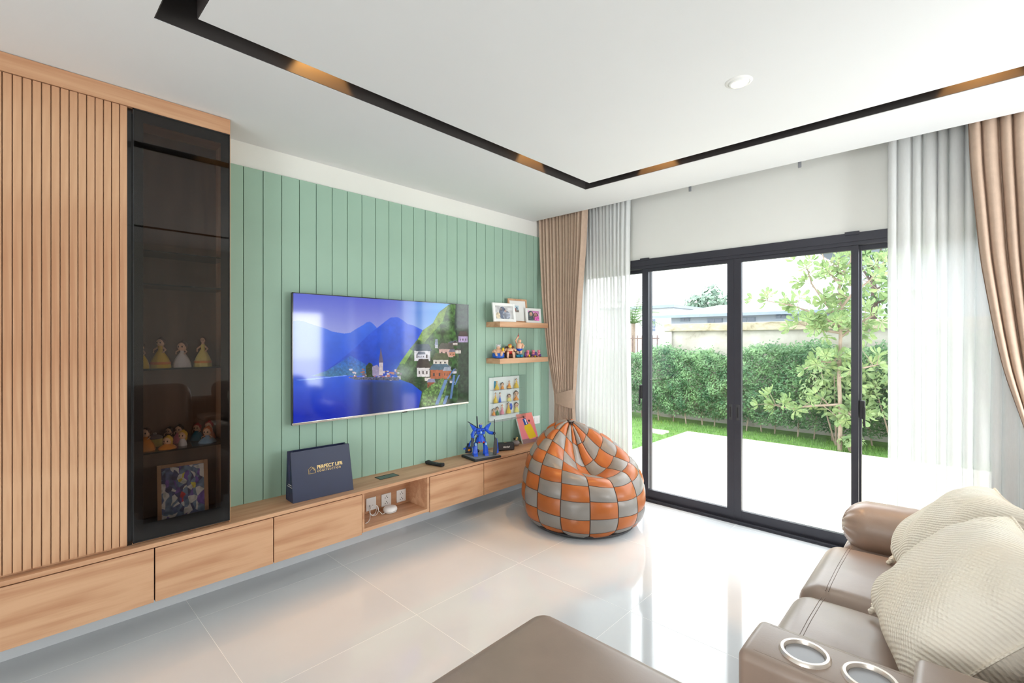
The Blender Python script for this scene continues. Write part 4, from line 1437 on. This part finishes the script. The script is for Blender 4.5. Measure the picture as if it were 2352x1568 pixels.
t = thing('charging_cable', 'coiled white charging cable beside the white puck in the niche', 'cable', (.150, 1.740, .2045))
pts = []
for k in range(64):
    a = 2 * PI * k / 22
    pts.append((.012 * math.cos(a * .5) - .02, .030 * math.cos(a) + .006 * k / 64, .040 + .036 * math.sin(a)))
G().tube(pts, .0022, 6).build('coil', 'white', t)
G().tube([(.0, .034, .03), (.012, .05, .008), (.010, .070, .008), (.002, .078, .012)], .0022, 6).tube([(-.01, -.03, .03), (.03, -.055, .006), (.06, -.085, .003), (.07, -.11, .003)], .0022, 6).build('lead', 'white', t)

# ================================================================== PATCHWORK BEANBAG
BF = R(-23)
bb = thing('beanbag', 'orange and grey patchwork leather beanbag on the floor by the console', 'beanbag', (.909, 3.132, 0), BF)
BT = np.linspace(0, 1, 11)
_f = np.array([(.33, .0), (.43, .05), (.475, .14), (.475, .25), (.445, .345), (.375, .42), (.245, .415), (.115, .40), (.0, .48), (-.10, .63), (-.185, .755)])
_s = np.array([(.33, .0), (.43, .05), (.475, .15), (.48, .27), (.462, .38), (.43, .47), (.375, .545), (.30, .61), (.215, .67), (.12, .72), (.015, .76)])
_b = np.array([(.33, .0), (.43, .05), (.47, .15), (.475, .27), (.468, .38), (.455, .48), (.435, .57), (.405, .65), (.355, .71), (.285, .75), (.20, .762)])


def off(t):
    q = max(0.0, min(1.0, (t - .35) / .65))
    return .19 * q * q * (3 - 2 * q)


def prof(a, t):
    """Catmull-Rom through the profile"""
    k = min(max(t, 0), 1) * 10
    i = min(int(k), 9)
    f = k - i
    p0, p1, p2, p3 = a[max(i - 1, 0)], a[i], a[i + 1], a[min(i + 2, 10)]
    return .5 * ((2 * p1) + (-p0 + p2) * f + (2 * p0 - 5 * p1 + 4 * p2 - p3) * f * f + (-p0 + 3 * p1 - 3 * p2 + p3) * f ** 3)


NC, NR = 14, 9


def bean(t, ph):
    c, s = math.cos(ph), math.sin(ph)
    o_ = off(t)
    wf = c * c if c > 0 else 0
    wb = c * c if c < 0 else 0
    ws = s * s
    f, sd, b = prof(_f, t), prof(_s, t), prof(_b, t)
    rho = wf * (f[0] + o_) + ws * sd[0] + wb * (b[0] - o_)
    z = wf * f[1] + ws * sd[1] + wb * b[1]
    # gathers: the cloth puckers along the vertical seams towards the top and in the hollow
    up = max(0.0, (t - .42) / .58)
    pk = abs(math.sin(ph * NC / 4 + .5)) ** .7
    pk2 = abs(math.sin(ph * NC / 2))
    dent = (.034 * up * math.sin(PI * min(1, up * .9 + .1)) * (.35 + .65 * max(0, c + .25))) * (1 - pk) + .010 * (1 - pk2) * min(1, t * 4)
    rho = max(.002, rho - dent * (1.0 if c < .3 else .6))
    z -= dent * (.7 if c > 0 else .2) * up
    z += .006 * math.sin(5 * ph + 9 * t)
    return Vector((rho * c - o_, rho * s, max(.004, z)))


def bnorm(t, ph):
    e = .008
    a = bean(min(1, t + e), ph) - bean(max(0, t - e), ph)
    b = bean(t, ph + e) - bean(t, ph - e)
    n = b.cross(a)
    return n.normalized() if n.length > 1e-9 else Vector((0, 0, 1))


g = G()
g.grid(lambda u, v: bean(.01 + .985 * v, 2 * PI * u) - bnorm(.01 + .985 * v, 2 * PI * u) * .006, NC * 4, NR * 4, close=True)
g.build('lining', 'seam', bb, smooth=180)
G().lathe([(.20, 0.0), (.345, 0.0), (.40, .012), (.415, .034), (.38, .04)], 48).build('base_panel', 'dark_grey', bb, smooth=60)
tb = [.015 + .96 * (k / NR) ** 1.0 for k in range(NR + 1)]
for i in range(NC):
    for j in range(NR):
        # rows step by half a patch from column to column at the top, as sewn diamonds
        t0, t1 = tb[j], tb[j + 1]
        p0, p1 = 2 * PI * i / NC, 2 * PI * (i + 1) / NC
        n = 5
        vs = []
        for b_ in range(n + 1):
            for a_ in range(n + 1):
                u, v = a_ / n, b_ / n
                uu, vv = .016 + .968 * u, .016 + .968 * v
                sk = .012 * math.sin(p0 * 3)
                t_ = t0 + (t1 - t0) * vv + sk * (u - .5) * math.sin(PI * t0)
                ph = p0 + (p1 - p0) * uu
                e = (1 - (2 * u - 1) ** 6) * (1 - (2 * v - 1) ** 6)
                q = bean(t_, ph) + bnorm(t_, ph) * (-.004 + .009 * e)
                vs.append(tuple(q))
        fs = [(r_ * (n + 1) + c_, r_ * (n + 1) + c_ + 1, (r_ + 1) * (n + 1) + c_ + 1, (r_ + 1) * (n + 1) + c_) for r_ in range(n) for c_ in range(n)]
        G().add(vs, fs).build('patch', 'orange' if (i + j) % 2 else 'grey_leather', bb, smooth=180, fix=False)
G().ell(tuple(bean(1, 0) + Vector((0, 0, .002))), (.020, .020, .007), 12, 8).build('top_knot', 'grey_leather', bb)

# ================================================================== SOFA
SL = Vector((3.1, 1.85, 0))
sofa = thing('sectional_sofa', 'taupe leather reclining sofa with chaise and cup holder console', 'sofa', SL)


def sg():
    g = G()
    g.x = Matrix.Translation(-SL)
    return g


def span(x0, x1, y0, y1, z0, z1):
    return ((x0 + x1) / 2, (y0 + y1) / 2, (z0 + z1) / 2), (x1 - x0, y1 - y0, z1 - z0)


def crown(cz, wr=0.0, seed=0):
    def fn(a, b, c, x, y, z):
        k = (1 - a * a) * (1 - b * b)
        if z > 0:
            z += cz * k + wr * math.sin(9 * a + 4 * b + seed) * math.sin(5 * b - 3 * a + seed) * k
        return (x, y, z)
    return fn


c_, s_ = span(2.70, 3.60, .66, 2.96, .05, .26)
sg().rbox(c_, s_, .03, 3).build('base_frame', 'sofa', sofa)
seats = ((1.562, 2.143), (2.147, 2.745))
for k, (y0, y1) in enumerate(seats):
    c_, s_ = span(2.615, 3.32, y0, y1, .12, .452)
    o = sg().rbox(c_, s_, .075, 6, fn=crown(.024, .003, k), mid=14).build('seat_cushion', 'sofa', sofa, smooth=180)
    for xs in (2.712, 2.722):
        pts = []
        for q in range(25):
            y = y0 + .03 + (y1 - y0 - .06) * q / 24
            a, b = (xs - c_[0]) / (s_[0] / 2), (y - c_[1]) / (s_[1] / 2)
            pts.append((xs, y, .4515 + crown(.024, .003, k)(a, b, 1, 0, 0, 1e-6)[2]))
        sg().tube(pts, .0014, 5).build('stitch_seam', 'sofa_dark', o)
c_, s_ = span(1.940, 3.32, .60, 1.385, .10, .440)
sg().rbox(c_, s_, .085, 7, fn=crown(.022, .004, 3), mid=18).build('chaise_seat', 'sofa', sofa, smooth=180)
c_, s_ = span(2.04, 2.70, .68, 1.28, .03, .12)
sg().rbox(c_, s_, .02, 2).build('chaise_plinth', 'sofa', sofa)


def armfn(a, b, c, x, y, z):
    # padded roll: fuller at the front, with shallow gathers at the nose
    f = .012 * (1 - b * b) * math.cos(a * 1.4)
    g_ = .004 * math.sin(14 * math.atan2(z, y)) * max(0, -a - .75) * 4
    return (x + g_, y * (1 + .04 * -a) + g_, z + f)


c_, s_ = span(2.668, 3.45, 2.735, 2.985, .405, .632)
ar = sg().rbox(c_, s_, .108, 7, fn=armfn, mid=10).build('armrest', 'sofa', sofa, smooth=180)
c_, s_ = span(2.675, 3.5, 2.75, 2.965, .06, .45)
sg().rbox(c_, s_, .05, 4, mid=3).build('arm_panel', 'sofa', ar, smooth=180)
c_, s_ = span(2.655, 3.36, 1.352, 1.560, .08, .590)
con = sg().rbox(c_, s_, .024, 4, fn=lambda a, b, c, x, y, z: (x, y, z + (.004 * (1 - b * b) if z > 0 else 0)), mid=8).build('console', 'sofa', sofa, smooth=60)
cups = [(2.795, 1.452), (2.935, 1.452)]
cut = G()
for (x, y) in cups:
    cut.lathe([(.0475, .50), (.0475, .66)], 40, (x - SL.x, y - SL.y, 0))
co = cut.build('cutter', None)
co.location = SL
md = con.modifiers.new('wells', 'BOOLEAN')
md.object = co
md.solver = 'EXACT'
bpy.context.view_layer.update()
dg = bpy.context.evaluated_depsgraph_get()
me2 = bpy.data.meshes.new_from_object(con.evaluated_get(dg))
con.modifiers.clear()
con.data = me2
con.data.materials.clear()
con.data.materials.append(M['sofa'])
con.data.set_sharp_from_angle(angle=R(60))
bpy.data.objects.remove(co)
for (x, y) in cups:
    g = G()
    g.x = Matrix.Translation(-SL)
    ch = g.lathe([(.0455, .594), (.049, .601), (.056, .601), (.0605, .595), (.061, .589), (.0455, .589)], 48, (x, y, 0)).build('cup_holder', 'rim', con)
    g = G()
    g.x = Matrix.Translation(-SL)
    g.lathe([(.0445, .592), (.0435, .515), (.041, .508), (.002, .508), (.002, .503), (.0445, .503), (.0452, .59)], 48, (x, y, 0)).build('cup_well', 'well', ch)
for yy in (1.380, 1.532):
    sg().tube([(2.690 + .66 * k / 20, yy, .5908) for k in range(21)], .0013, 5).build('stitch_seam', 'sofa_dark', con)
c_, s_ = span(3.015, 3.30, 1.366, 1.546, .596, .648)
sg().rbox(c_, s_, .020, 3, mid=4).build('console_lid', 'sofa', con, smooth=180)


def backfn(a, b, c, x, y, z):
    return (x + .10 * c - .03 * (1 - b * b) * (1 - c * c), y, z)


for (y0, y1) in ((.66, 1.345), (1.565, 2.143), (2.147, 2.745)):
    c_, s_ = span(3.255, 3.56, y0, y1, .30, .96)
    sg().rbox(c_, s_, .10, 5, fn=backfn, mid=8).build('back_cushion', 'sofa', sofa, smooth=180)
c_, s_ = span(3.42, 3.66, .64, 2.97, .10, .80)
sg().rbox(c_, s_, .06, 3, mid=4).build('back_frame', 'sofa', sofa, smooth=180)
for (x, y) in ((2.75, .72), (3.5, .72), (2.75, 2.9), (3.5, 2.9), (2.15, .75), (2.15, 1.22)):
    sg().lathe([(.020, 0), (.026, .01), (.024, .055)], 14, (x, y, 0)).build('foot', 'black_matte', sofa)


def pillow(label, c, n, roll, size, T_, seed, sag):
    t = thing('throw_pillow', label, 'pillow', c)
    n = Vector(n).normalized()
    up = Vector((0, 0, 1))
    Yv = (up - n * up.dot(n)).normalized()
    Xv = Yv.cross(n)
    Rm = Matrix((Xv, Yv, n)).transposed()
    Rm = Rm @ Matrix.Rotation(roll, 3, 'Z')
    t.rotation_euler = Rm.to_euler()
    N = 44
    h = size / 2

    def pt(u, v, sgn):
        U, V = 2 * u - 1, 2 * v - 1
        x = h * U * (1 - .09 * (1 - V * V) * U * U)
        y = h * V * (1 - .09 * (1 - U * U) * V * V)
        k = max(0.0, (1 - abs(U) ** 2.4) * (1 - abs(V) ** 2.4)) ** .46
        z = sgn * T_ * k
        # slack folds running from the corners
        d = (abs(U) + abs(V)) / 2
        w = .010 * math.sin(18 * (U * V) + seed + 5 * U) * k * d * d + .006 * math.sin(7 * U + 5 * V + seed) * k
        y += -sag * k * (1 - V) * .5
        return (x, y, z + w * (1 if sgn > 0 else .4))
    g = G()
    vs, fs = [], []
    for sgn in (1, -1):
        o0 = len(vs)
        for j in range(N + 1):
            for i in range(N + 1):
                vs.append(pt(i / N, j / N, sgn))
        for j in range(N):
            for i in range(N):
                a = o0 + j * (N + 1) + i
                q = (a, a + 1, a + N + 2, a + N + 1)
                fs.append(q if sgn > 0 else tuple(reversed(q)))
    g.add(vs, fs)
    g.build('knit_cover', 'knit', t, smooth=180, fix=False)
    g = G()
    e = []
    for k in range(4):
        for q in range(20):
            s = q / 20
            e.append([(s, 0), (1, s), (1 - s, 1), (0, 1 - s)][k])
    e.append(e[0])
    g.tube([pt(u, v, 1) for u, v in e], .004, 6, caps=False)
    g.build('edge_seam', 'knit', t)
    for (u, v) in ((0, 0), (1, 0)):
        p = pt(u, v, 1)
        sx, sy = (1 if u else -1), (1 if v else -1)
        G().rbox((p[0] + sx * .004, p[1] + sy * .004, 0), (.05, .03, .012), .005, 2).rbox((p[0] - sx * .012, p[1] + sy * .012, .004), (.022, .045, .014), .006, 2).build('corner_tab', 'knit', t)
    return t


pillow('cream ribbed knit pillow leaning by the far sofa arm', (3.095, 2.42, .675), (-.72, -.14, .68), R(4), .47, .135, 1, .02)
pillow('cream ribbed knit pillow nearest the cup holders', (3.115, 1.865, .680), (-.70, -.22, .66), R(-3), .50, .145, 4, .03)

# ================================================================== OUTSIDE


def leaves(name, mat, parent, P, Nn, size, aspect=.45, rs=3, **kw):
    """many small folded leaves as one mesh; P points, Nn facing directions"""
    r = np.random.default_rng(rs)
    n = len(P)
    Nn = Nn / np.linalg.norm(Nn, axis=1, keepdims=True)
    rnd = r.normal(size=(n, 3))
    D = rnd - (rnd * Nn).sum(1, keepdims=True) * Nn
    D /= np.linalg.norm(D, axis=1, keepdims=True) + 1e-9
    Bn = np.cross(Nn, D)
    L = (size * r.uniform(.7, 1.3, n))[:, None]
    v = np.stack([P - D * L * .5, P + Bn * L * aspect * .5 + Nn * L * .08 - D * L * .02, P + D * L * .5, P - Bn * L * aspect * .5 + Nn * L * .08 - D * L * .02], 1)
    me = bpy.data.meshes.new(name)
    me.vertices.add(n * 4)
    me.vertices.foreach_set('co', v.reshape(-1))
    b = np.arange(n)[:, None] * 4
    F = np.concatenate([b + [0, 1, 2], b + [0, 2, 3]], 1).reshape(-1)
    me.loops.add(len(F))
    me.loops.foreach_set('vertex_index', F.astype(np.int32))
    me.polygons.add(n * 2)
    me.polygons.foreach_set('loop_start', np.arange(0, len(F), 3, dtype=np.int32))
    me.update(calc_edges=True)
    me.materials.append(M[mat])
    o = bpy.data.objects.new(name, me)
    o.parent = parent
    o['kind'] = 'stuff'
    col.objects.link(o)
    return o


ZG = -.10
box('ground_lawn', 'lawn', -14, 16, 4.05, 9.2, -.4, ZG - .02, kind='structure')
box('ground_beyond', 'soil', -40, 40, 9.2, 70, -.6, -.3, kind='structure')
G().rbox((4.65, 5.93, -.17), (9.8, 3.76, .14), .01, 1).build('patio_slab', 'patio', kind='structure')
n = 15000
P = np.stack([rng.uniform(-2.6, 4.2, n), rng.uniform(5.2, 8.6, n), np.full(n, ZG - .02)], 1)
P = P[~((P[:, 0] > -.26) & (P[:, 1] < 7.82))]
P = P[~((np.abs(P[:, 0] + .62) < .19) & (np.abs(P[:, 1] - 7.44) < .12))]
n = len(P)
hgt = rng.uniform(.03, .06, n)
az = rng.uniform(0, 2 * PI, n)
lean_ = rng.uniform(0, .05, n)
dx, dy = np.cos(az), np.sin(az)
v = np.stack([P + np.stack([-dy * .004, dx * .004, 0 * dx], 1), P + np.stack([dy * .004, -dx * .004, 0 * dx], 1), P + np.stack([dx * lean_, dy * lean_, hgt], 1)], 1)
me = bpy.data.meshes.new('grass')
me.from_pydata(v.reshape(-1, 3).tolist(), [], np.arange(n * 3).reshape(-1, 3).tolist())
me.materials.append(M['grass'])
o = bpy.data.objects.new('grass', me)
o['kind'] = 'stuff'
tag(o, 'short green lawn grass around the pale patio', 'grass')
col.objects.link(o)
o = G().rbox((-.62, 7.44, ZG - .005), (.34, .22, .04), .008, 2).build('stepping_stone', 'patio')
tag(o, 'pale stepping stone lying in the lawn beside the patio', 'stone')

# garden wall with coping
gw = thing('wall_garden', None, None, (0, 9.1, ZG), kind='structure')
G().box(-1.15, 9, 0, .16, -.1, 1.69).build('wall_face', 'concrete', gw, smooth=0)
G().rbox((3.9, .07, 1.765), (10.3, .30, .15), .015, 2).build('coping', 'coping', gw)
G().box(-1.36, -1.10, -.05, .22, -.1, 1.80).build('end_pier', 'concrete', gw, smooth=0)
fe = thing('bar_fence', 'low wall topped with rusty vertical bars left of the concrete wall', 'fence', (-2.7, 9.35, ZG))
G().box(-3, 1.3, 0, .12, -.1, 1.20).build('low_wall', 'concrete', fe, smooth=0)
g0 = G().box(-.009, .009, .05, .068, 1.2, 1.62)
bo = None
for k in range(22):
    x = -1.3 + .115 * k
    if bo is None:
        bo = g0.build('bar', 'rust', fe, smooth=0)
        bo.location = (x, 0, 0)
    else:
        link_copy('bar', bo.data, fe, (x, 0, 0))
G().box(-1.4, 1.25, .045, .073, 1.54, 1.57).build('rail', 'rust', fe, smooth=0)

# hedge
hd_ = thing('hedge', 'long leafy green hedge growing along the garden wall', 'hedge', (0.5, 8.75, ZG))
n = 46000
px = rng.uniform(-3.2, 3.4, n)
topz = 1.30 + .07 * np.sin(px * 3.1) + .05 * np.sin(px * 7.3 + 1) + .06 * np.clip(px, -1, 2)
u = rng.random(n)
pz = .12 + (topz - .12) * u ** .85
clump = .09 * np.sin(px * 9 + 2 * np.sin(pz * 5)) * np.sin(pz * 8 + 1.5 * px) + .05 * np.sin(px * 17 + pz * 11)
dep = rng.random(n) ** 2.2
front = -.28 - .10 * np.sin(PI * np.clip(pz / topz, 0, 1)) + clump * .8 + .12 * np.clip((.35 - pz) / .35, 0, 1)
py = front + dep * .35
tp = rng.random(n) < .18
pz = np.where(tp, topz + rng.normal(0, .04, n) + clump * .5, pz)
py = np.where(tp, rng.uniform(-.3, .25, n), py)
Nn = np.stack([rng.normal(0, .5, n), -.7 + rng.normal(0, .4, n), .75 + rng.normal(0, .35, n)], 1)
leaves('foliage', 'hedge', hd_, np.stack([px, py, pz], 1), Nn, .055, .42, rs=5)
for k in range(26):
    x = -3.1 + .25 * k + random.uniform(-.06, .06)
    y = random.uniform(-.2, .0)
    G().tube([(x, y, -.03), (x + random.uniform(-.04, .04), y, .25), (x + random.uniform(-.1, .1), y + .02, .8)], [.012, .010, .006], 6).build('stem', 'bark', hd_)


def leaf_proto():
    """one obovate leaf, tip along +x, length 1"""
    g = G()
    top = [(0, .0), (.25, .07), (.55, .17), (.8, .20), (.95, .12), (1.0, 0)]
    for (a, b) in zip(top[:-1], top[1:]):
        g.add([(a[0], 0, .09 * math.sin(a[0] * PI)), (b[0], 0, .09 * math.sin(b[0] * PI)), (b[0], b[1], .09 * math.sin(b[0] * PI) + .3 * b[1]), (a[0], a[1], .09 * math.sin(a[0] * PI) + .3 * a[1])], [(0, 1, 2, 3)])
        g.add([(a[0], 0, .09 * math.sin(a[0] * PI)), (b[0], 0, .09 * math.sin(b[0] * PI)), (b[0], -b[1], .09 * math.sin(b[0] * PI) + .3 * b[1]), (a[0], -a[1], .09 * math.sin(a[0] * PI) + .3 * a[1])], [(3, 2, 1, 0)])
    return g


def rosette_tree(name, label, base, trunk, branches, leafmat, barkmat, L, per, singles, seed, extra=0):
    """trunk and branch polylines; rosettes of broad leaves at twig tips"""
    r = random.Random(seed)
    t = thing(name, label, 'tree', base)
    G().tube(trunk[0], trunk[1], 9).build('trunk', barkmat, t)
    tips = []
    for br in branches:
        pts = [Vector(p) for p in br]
        n = len(pts)
        G().tube(br, [.016 * (1 - .75 * i / max(1, n - 1)) + .003 for i in range(n)], 7).build('branch', barkmat, t)
        for i in range(1, n):
            a, b = pts[i - 1], pts[i]
            for q in range(per):
                f = r.random()
                p = a.lerp(b, f)
                d = Vector((r.gauss(0, 1), r.gauss(0, 1), r.gauss(.35, .7))).normalized()
                ln = r.uniform(.04, .26)
                tips.append((p, p + d * ln, d))
        tips.append((pts[-2], pts[-1], (pts[-1] - pts[-2]).normalized()))
    g = G()
    for (a, b, d) in tips:
        g.tube([a, (a + b) / 2 + Vector((0, 0, .01)), b], [.005, .004, .003], 5)
    g.build('twigs', barkmat, t, kind='stuff', label='thin twigs')
    mats = []
    for (a, b, d) in tips:
        k0 = r.uniform(0, 6.28)
        q = d.to_track_quat('X', 'Z').to_matrix().to_4x4()
        nl = r.choice((6, 7, 8))
        for k in range(nl):
            sp_ = r.uniform(.55, 1.25)
            m = Matrix.Translation(b) @ q @ Matrix.Rotation(k0 + 6.28 * k / nl, 4, 'X') @ Matrix.Rotation(-sp_, 4, 'Y') @ Matrix.Scale(L * r.uniform(.75, 1.2), 4)
            mats.append(m)
    lp = leaf_proto()
    r.shuffle(mats)
    mats.sort(key=lambda m: m.translation.y)
    first = None
    for m in mats[:singles]:
        if first is None:
            first = lp.build('leaf', leafmat, t, smooth=180, fix=False)
            o = first
        else:
            o = link_copy('leaf', first.data, t)
        o.matrix_local = m
    rest = G()
    for m in mats[singles:]:
        rest.x = m
        rest.add(lp.v, lp.f)
    if len(mats) > singles:
        rest.x = None
        rest.build('foliage', leafmat, t, smooth=180, fix=False, kind='stuff')
    return t


rosette_tree('garden_tree', 'young broad leaved tree with a slim pale trunk at the patio edge', (1.85, 7.98, ZG),
             ([(0, 0, -.04), (.01, 0, .5), (-.01, .01, 1.0), (.01, 0, 1.6), (0, 0, 2.2), (-.02, 0, 2.85)], [.030, .026, .024, .022, .018, .010]),
             [[(0, 0, 1.70), (-.25, -.05, 1.88), (-.55, -.08, 2.02), (-.92, -.05, 2.12)],
              [(0, 0, 1.80), (-.22, .08, 2.10), (-.36, .10, 2.35), (-.42, .06, 2.62)],
              [(0, 0, 1.95), (.16, -.10, 2.15), (.36, -.12, 2.32), (.50, -.1, 2.55)],
              [(0, 0, 1.55), (.20, .06, 1.75), (.42, .08, 1.88)],
              [(0, 0, 2.3), (-.14, -.08, 2.52), (-.2, -.1, 2.78)],
              [(0, 0, 2.4), (.12, .05, 2.62), (.16, .05, 2.9)],
              [(0, 0, 1.62), (-.28, -.10, 1.68), (-.48, -.12, 1.76)],
              [(0, 0, 1.2), (-.2, -.06, 1.22), (-.42, -.08, 1.10)],
              [(0, 0, 1.0), (.2, -.05, 1.12), (.44, -.06, 1.20)],
              [(0, 0, .62), (-.3, -.05, .58), (-.62, -.1, .52), (-.86, -.1, .56)],
              [(0, 0, .58), (.16, -.05, .48), (.32, -.1, .52)]],
             'leaf_a', 'bark', .135, 6, 300, 11)
rosette_tree('boundary_tree', 'darker spreading tree behind the garden wall at right', (2.02, 9.75, ZG),
             ([(.0, 0, -.1), (0, 0, 1.6), (.03, 0, 2.2), (.0, 0, 2.6)], [.06, .055, .05, .035]),
             [[(0, 0, 2.3), (.28, -.1, 2.5), (.6, -.15, 2.9), (.8, -.1, 3.2)],
              [(0, 0, 2.45), (-.15, -.1, 2.75), (-.35, -.1, 3.05), (-.4, -.05, 3.3)],
              [(.02, 0, 2.5), (.1, -.1, 2.9), (.2, -.1, 3.3)],
              [(0, 0, 1.75), (.3, -.15, 1.72), (.65, -.2, 1.80)],
              [(0, 0, 2.0), (-.35, -.15, 2.05), (-.6, -.2, 1.98)],
              [(0, 0, 2.1), (.3, -.2, 2.2), (.55, -.2, 2.15)]],
             'leaf_b', 'bark_dark', .135, 6, 200, 21)

# low shrub in front of the hedge on the right
def low_shrub(label, x, y, h, w, seed, n):
    r = np.random.default_rng(seed)
    t = thing('garden_shrub', label, 'shrub', (x, y, ZG))
    th = r.uniform(0, 2 * PI, n)
    ph = np.arccos(r.uniform(-.3, 1, n))
    rr = r.uniform(.6, 1.05, n)
    P = np.stack([w * rr * np.sin(ph) * np.cos(th), w * .8 * rr * np.sin(ph) * np.sin(th), h * .5 + h * .5 * rr * np.cos(ph)], 1)
    N_ = np.stack([np.cos(th), np.sin(th) - .5, np.full(n, .9)], 1) + r.normal(0, .3, (n, 3))
    leaves('foliage', 'leaf_a', t, P, N_, .085, .42, rs=seed)
    for k in range(4):
        a = k * 1.6
        G().tube([(0, 0, -.03), (.3 * w * math.cos(a), .3 * w * math.sin(a), h * .4), (.6 * w * math.cos(a), .6 * w * math.sin(a), h * .8)], [.012, .009, .005], 6).build('stem', 'bark', t)


low_shrub('yellow green leafy shrub at the hedge behind the slim tree', 1.75, 8.32, 1.28, .46, 31, 900)
low_shrub('yellow green leafy shrub filling the gap beside the right sheer', 2.42, 8.30, 1.25, .40, 32, 800)
low_shrub('small tuft of leaves at the foot of the slim tree', 1.98, 7.95, .24, .16, 33, 70)

# palm behind the bar fence
t = thing('palm_plant', 'feathery palm plant rising behind the bar fence at left', 'palm', (-2.42, 9.9, ZG))
G().tube([(0, 0, -.2), (0, 0, 1.9)], [.06, .045], 8).build('trunk', 'bark', t)
for k in range(13):
    a = 6.28 * k / 13 + .3
    el = .5 + .5 * (k % 3)
    g = G()
    pts = [Vector((0, 0, 1.9))]
    for q in range(1, 8):
        s = q / 7
        pts.append(Vector((math.cos(a) * s * .75 * math.cos(el * .6), math.sin(a) * s * .75 * math.cos(el * .6), 1.9 + s * el * .7 - s * s * .45)))
    g.tube(pts, [.010 - .001 * q for q in range(8)], 5)
    for q in range(1, 8):
        p, pr = pts[q], pts[q - 1]
        d = (p - pr).normalized()
        sd = d.cross(Vector((0, 0, 1))).normalized()
        for sgn in (-1, 1):
            for f in (0, .5):
                b0 = pr.lerp(p, f)
                tip = b0 + sd * sgn * .24 * (1 - abs(q / 7 - .45)) + d * .12 - Vector((0, 0, .05))
                g.add([tuple(b0 - d * .012), tuple(b0 + d * .012), tuple(tip)], [(0, 1, 2)])
    g.build('frond', 'leaf_b', t, fix=False, smooth=0)

# neighbouring houses
nb = thing('neighbour_house', 'long low house with white roof beyond the garden wall', 'house', (-.2, 20, -.3))
G().box(-6.0, .10, 0, 8, 0, 2.75).build('wall', 'house_wall', nb, smooth=0)
ro = G().add([(-6.6, -.5, 2.74), (.3, -.5, 2.74), (.3, 4, 3.42), (-5.4, 4, 3.42), (-6.6, 8.5, 2.74), (.3, 8.5, 2.74)], [(0, 1, 2, 3), (3, 2, 5, 4), (0, 3, 4), (1, 5, 2), (0, 4, 5, 1)]).build('roof', 'house_roof', nb, smooth=0)
G().box(-6.62, .32, -.56, -.48, 2.66, 2.78).build('fascia', 'house_trim', ro, smooth=0)
for (x0, x1, z0, z1) in ((-5.55, -5.2, 2.54, 2.64), (-4.40, -3.84, 2.40, 2.58), (-3.12, -2.6, 2.40, 2.58), (-1.82, -1.5, 2.56, 2.70)):
    f = G().box(x0 - .03, x1 + .03, -.03, 0.0, z0 - .03, z1 + .03).build('window', 'house_trim', nb, smooth=0)
    xm = (x0 + x1) / 2
    G().box(x0, xm - .012, -.04, -.03, z0, z1).box(xm + .012, x1, -.04, -.03, z0, z1).build('pane', 'house_glass', f, smooth=0)
nb = thing('neighbour_house', 'white flat fronted house seen at the far left of the door', 'house', (-10.5, 26, -.3))
G().box(-3, 1.6, 0, 7, 0, 3.55).build('wall', 'house_roof', nb, smooth=0)
G().box(-3.2, 1.8, -.3, 7.2, 3.55, 3.72).build('roof', 'house_trim', nb, smooth=0)
f = G().box(.08, .58, -.04, 0, 2.2, 2.98).build('window', 'white_paint', nb, smooth=0)
for k in range(3):
    for q in range(4):
        G().box(.10 + .16 * k, .24 + .16 * k, -.06, -.04, 2.23 + .185 * q, 2.39 + .185 * q).build('pane', 'house_glass', f, smooth=0)
nb = thing('neighbour_house', 'tall pale house corner rising behind the tree at right', 'house', (.75, 16, -.3))
G().box(0, 8, 0, 7, 0, 4.15).build('wall', 'house_wall', nb, smooth=0)
G().box(-.6, 8.6, -.6, 7.6, 4.15, 4.32).build('roof', 'house_trim', nb, smooth=0)
G().box(-.62, 8.62, -.62, 7.62, 4.32, 4.42).build('parapet', 'house_roof', nb, smooth=0)


def far_tree(label, x, y, zc, rx, rz, seed, n=2600):
    r = np.random.default_rng(seed)
    t = thing('distant_tree', label, 'tree', (x, y, -.3))
    G().tube([(0, 0, 0), (0, 0, zc - .3 * rz)], [.25, .15], 8).build('trunk', 'bark_dark', t)
    C0 = r.normal(size=(26, 3))
    C0 /= np.linalg.norm(C0, axis=1, keepdims=True)
    C0 *= r.uniform(.35, .85, (26, 1))
    i = r.integers(0, 26, n)
    d = r.normal(size=(n, 3))
    d /= np.linalg.norm(d, axis=1, keepdims=True)
    P = (C0[i] + d * .33) * [rx, rx, rz] + [0, 0, zc]
    leaves('foliage', 'leaf_far', t, P, d + [0, -.3, .5], .42 * rx / 3, .7, rs=seed)


far_tree('large rounded tree in the distance above the white roof', -14.1, 45, 4.3, 2.7, 2.4, 41)
far_tree('low distant tree left of the large rounded tree', -19.4, 45, 3.2, 2.6, 1.7, 42, 1800)
far_tree('low distant tree between the two middle door stiles', -9.6, 45, 3.1, 1.8, 1.8, 43, 1400)
far_tree('distant tree top peeking over the white roof at centre', -6.5, 42, 3.2, 1.8, 1.7, 44, 1400)
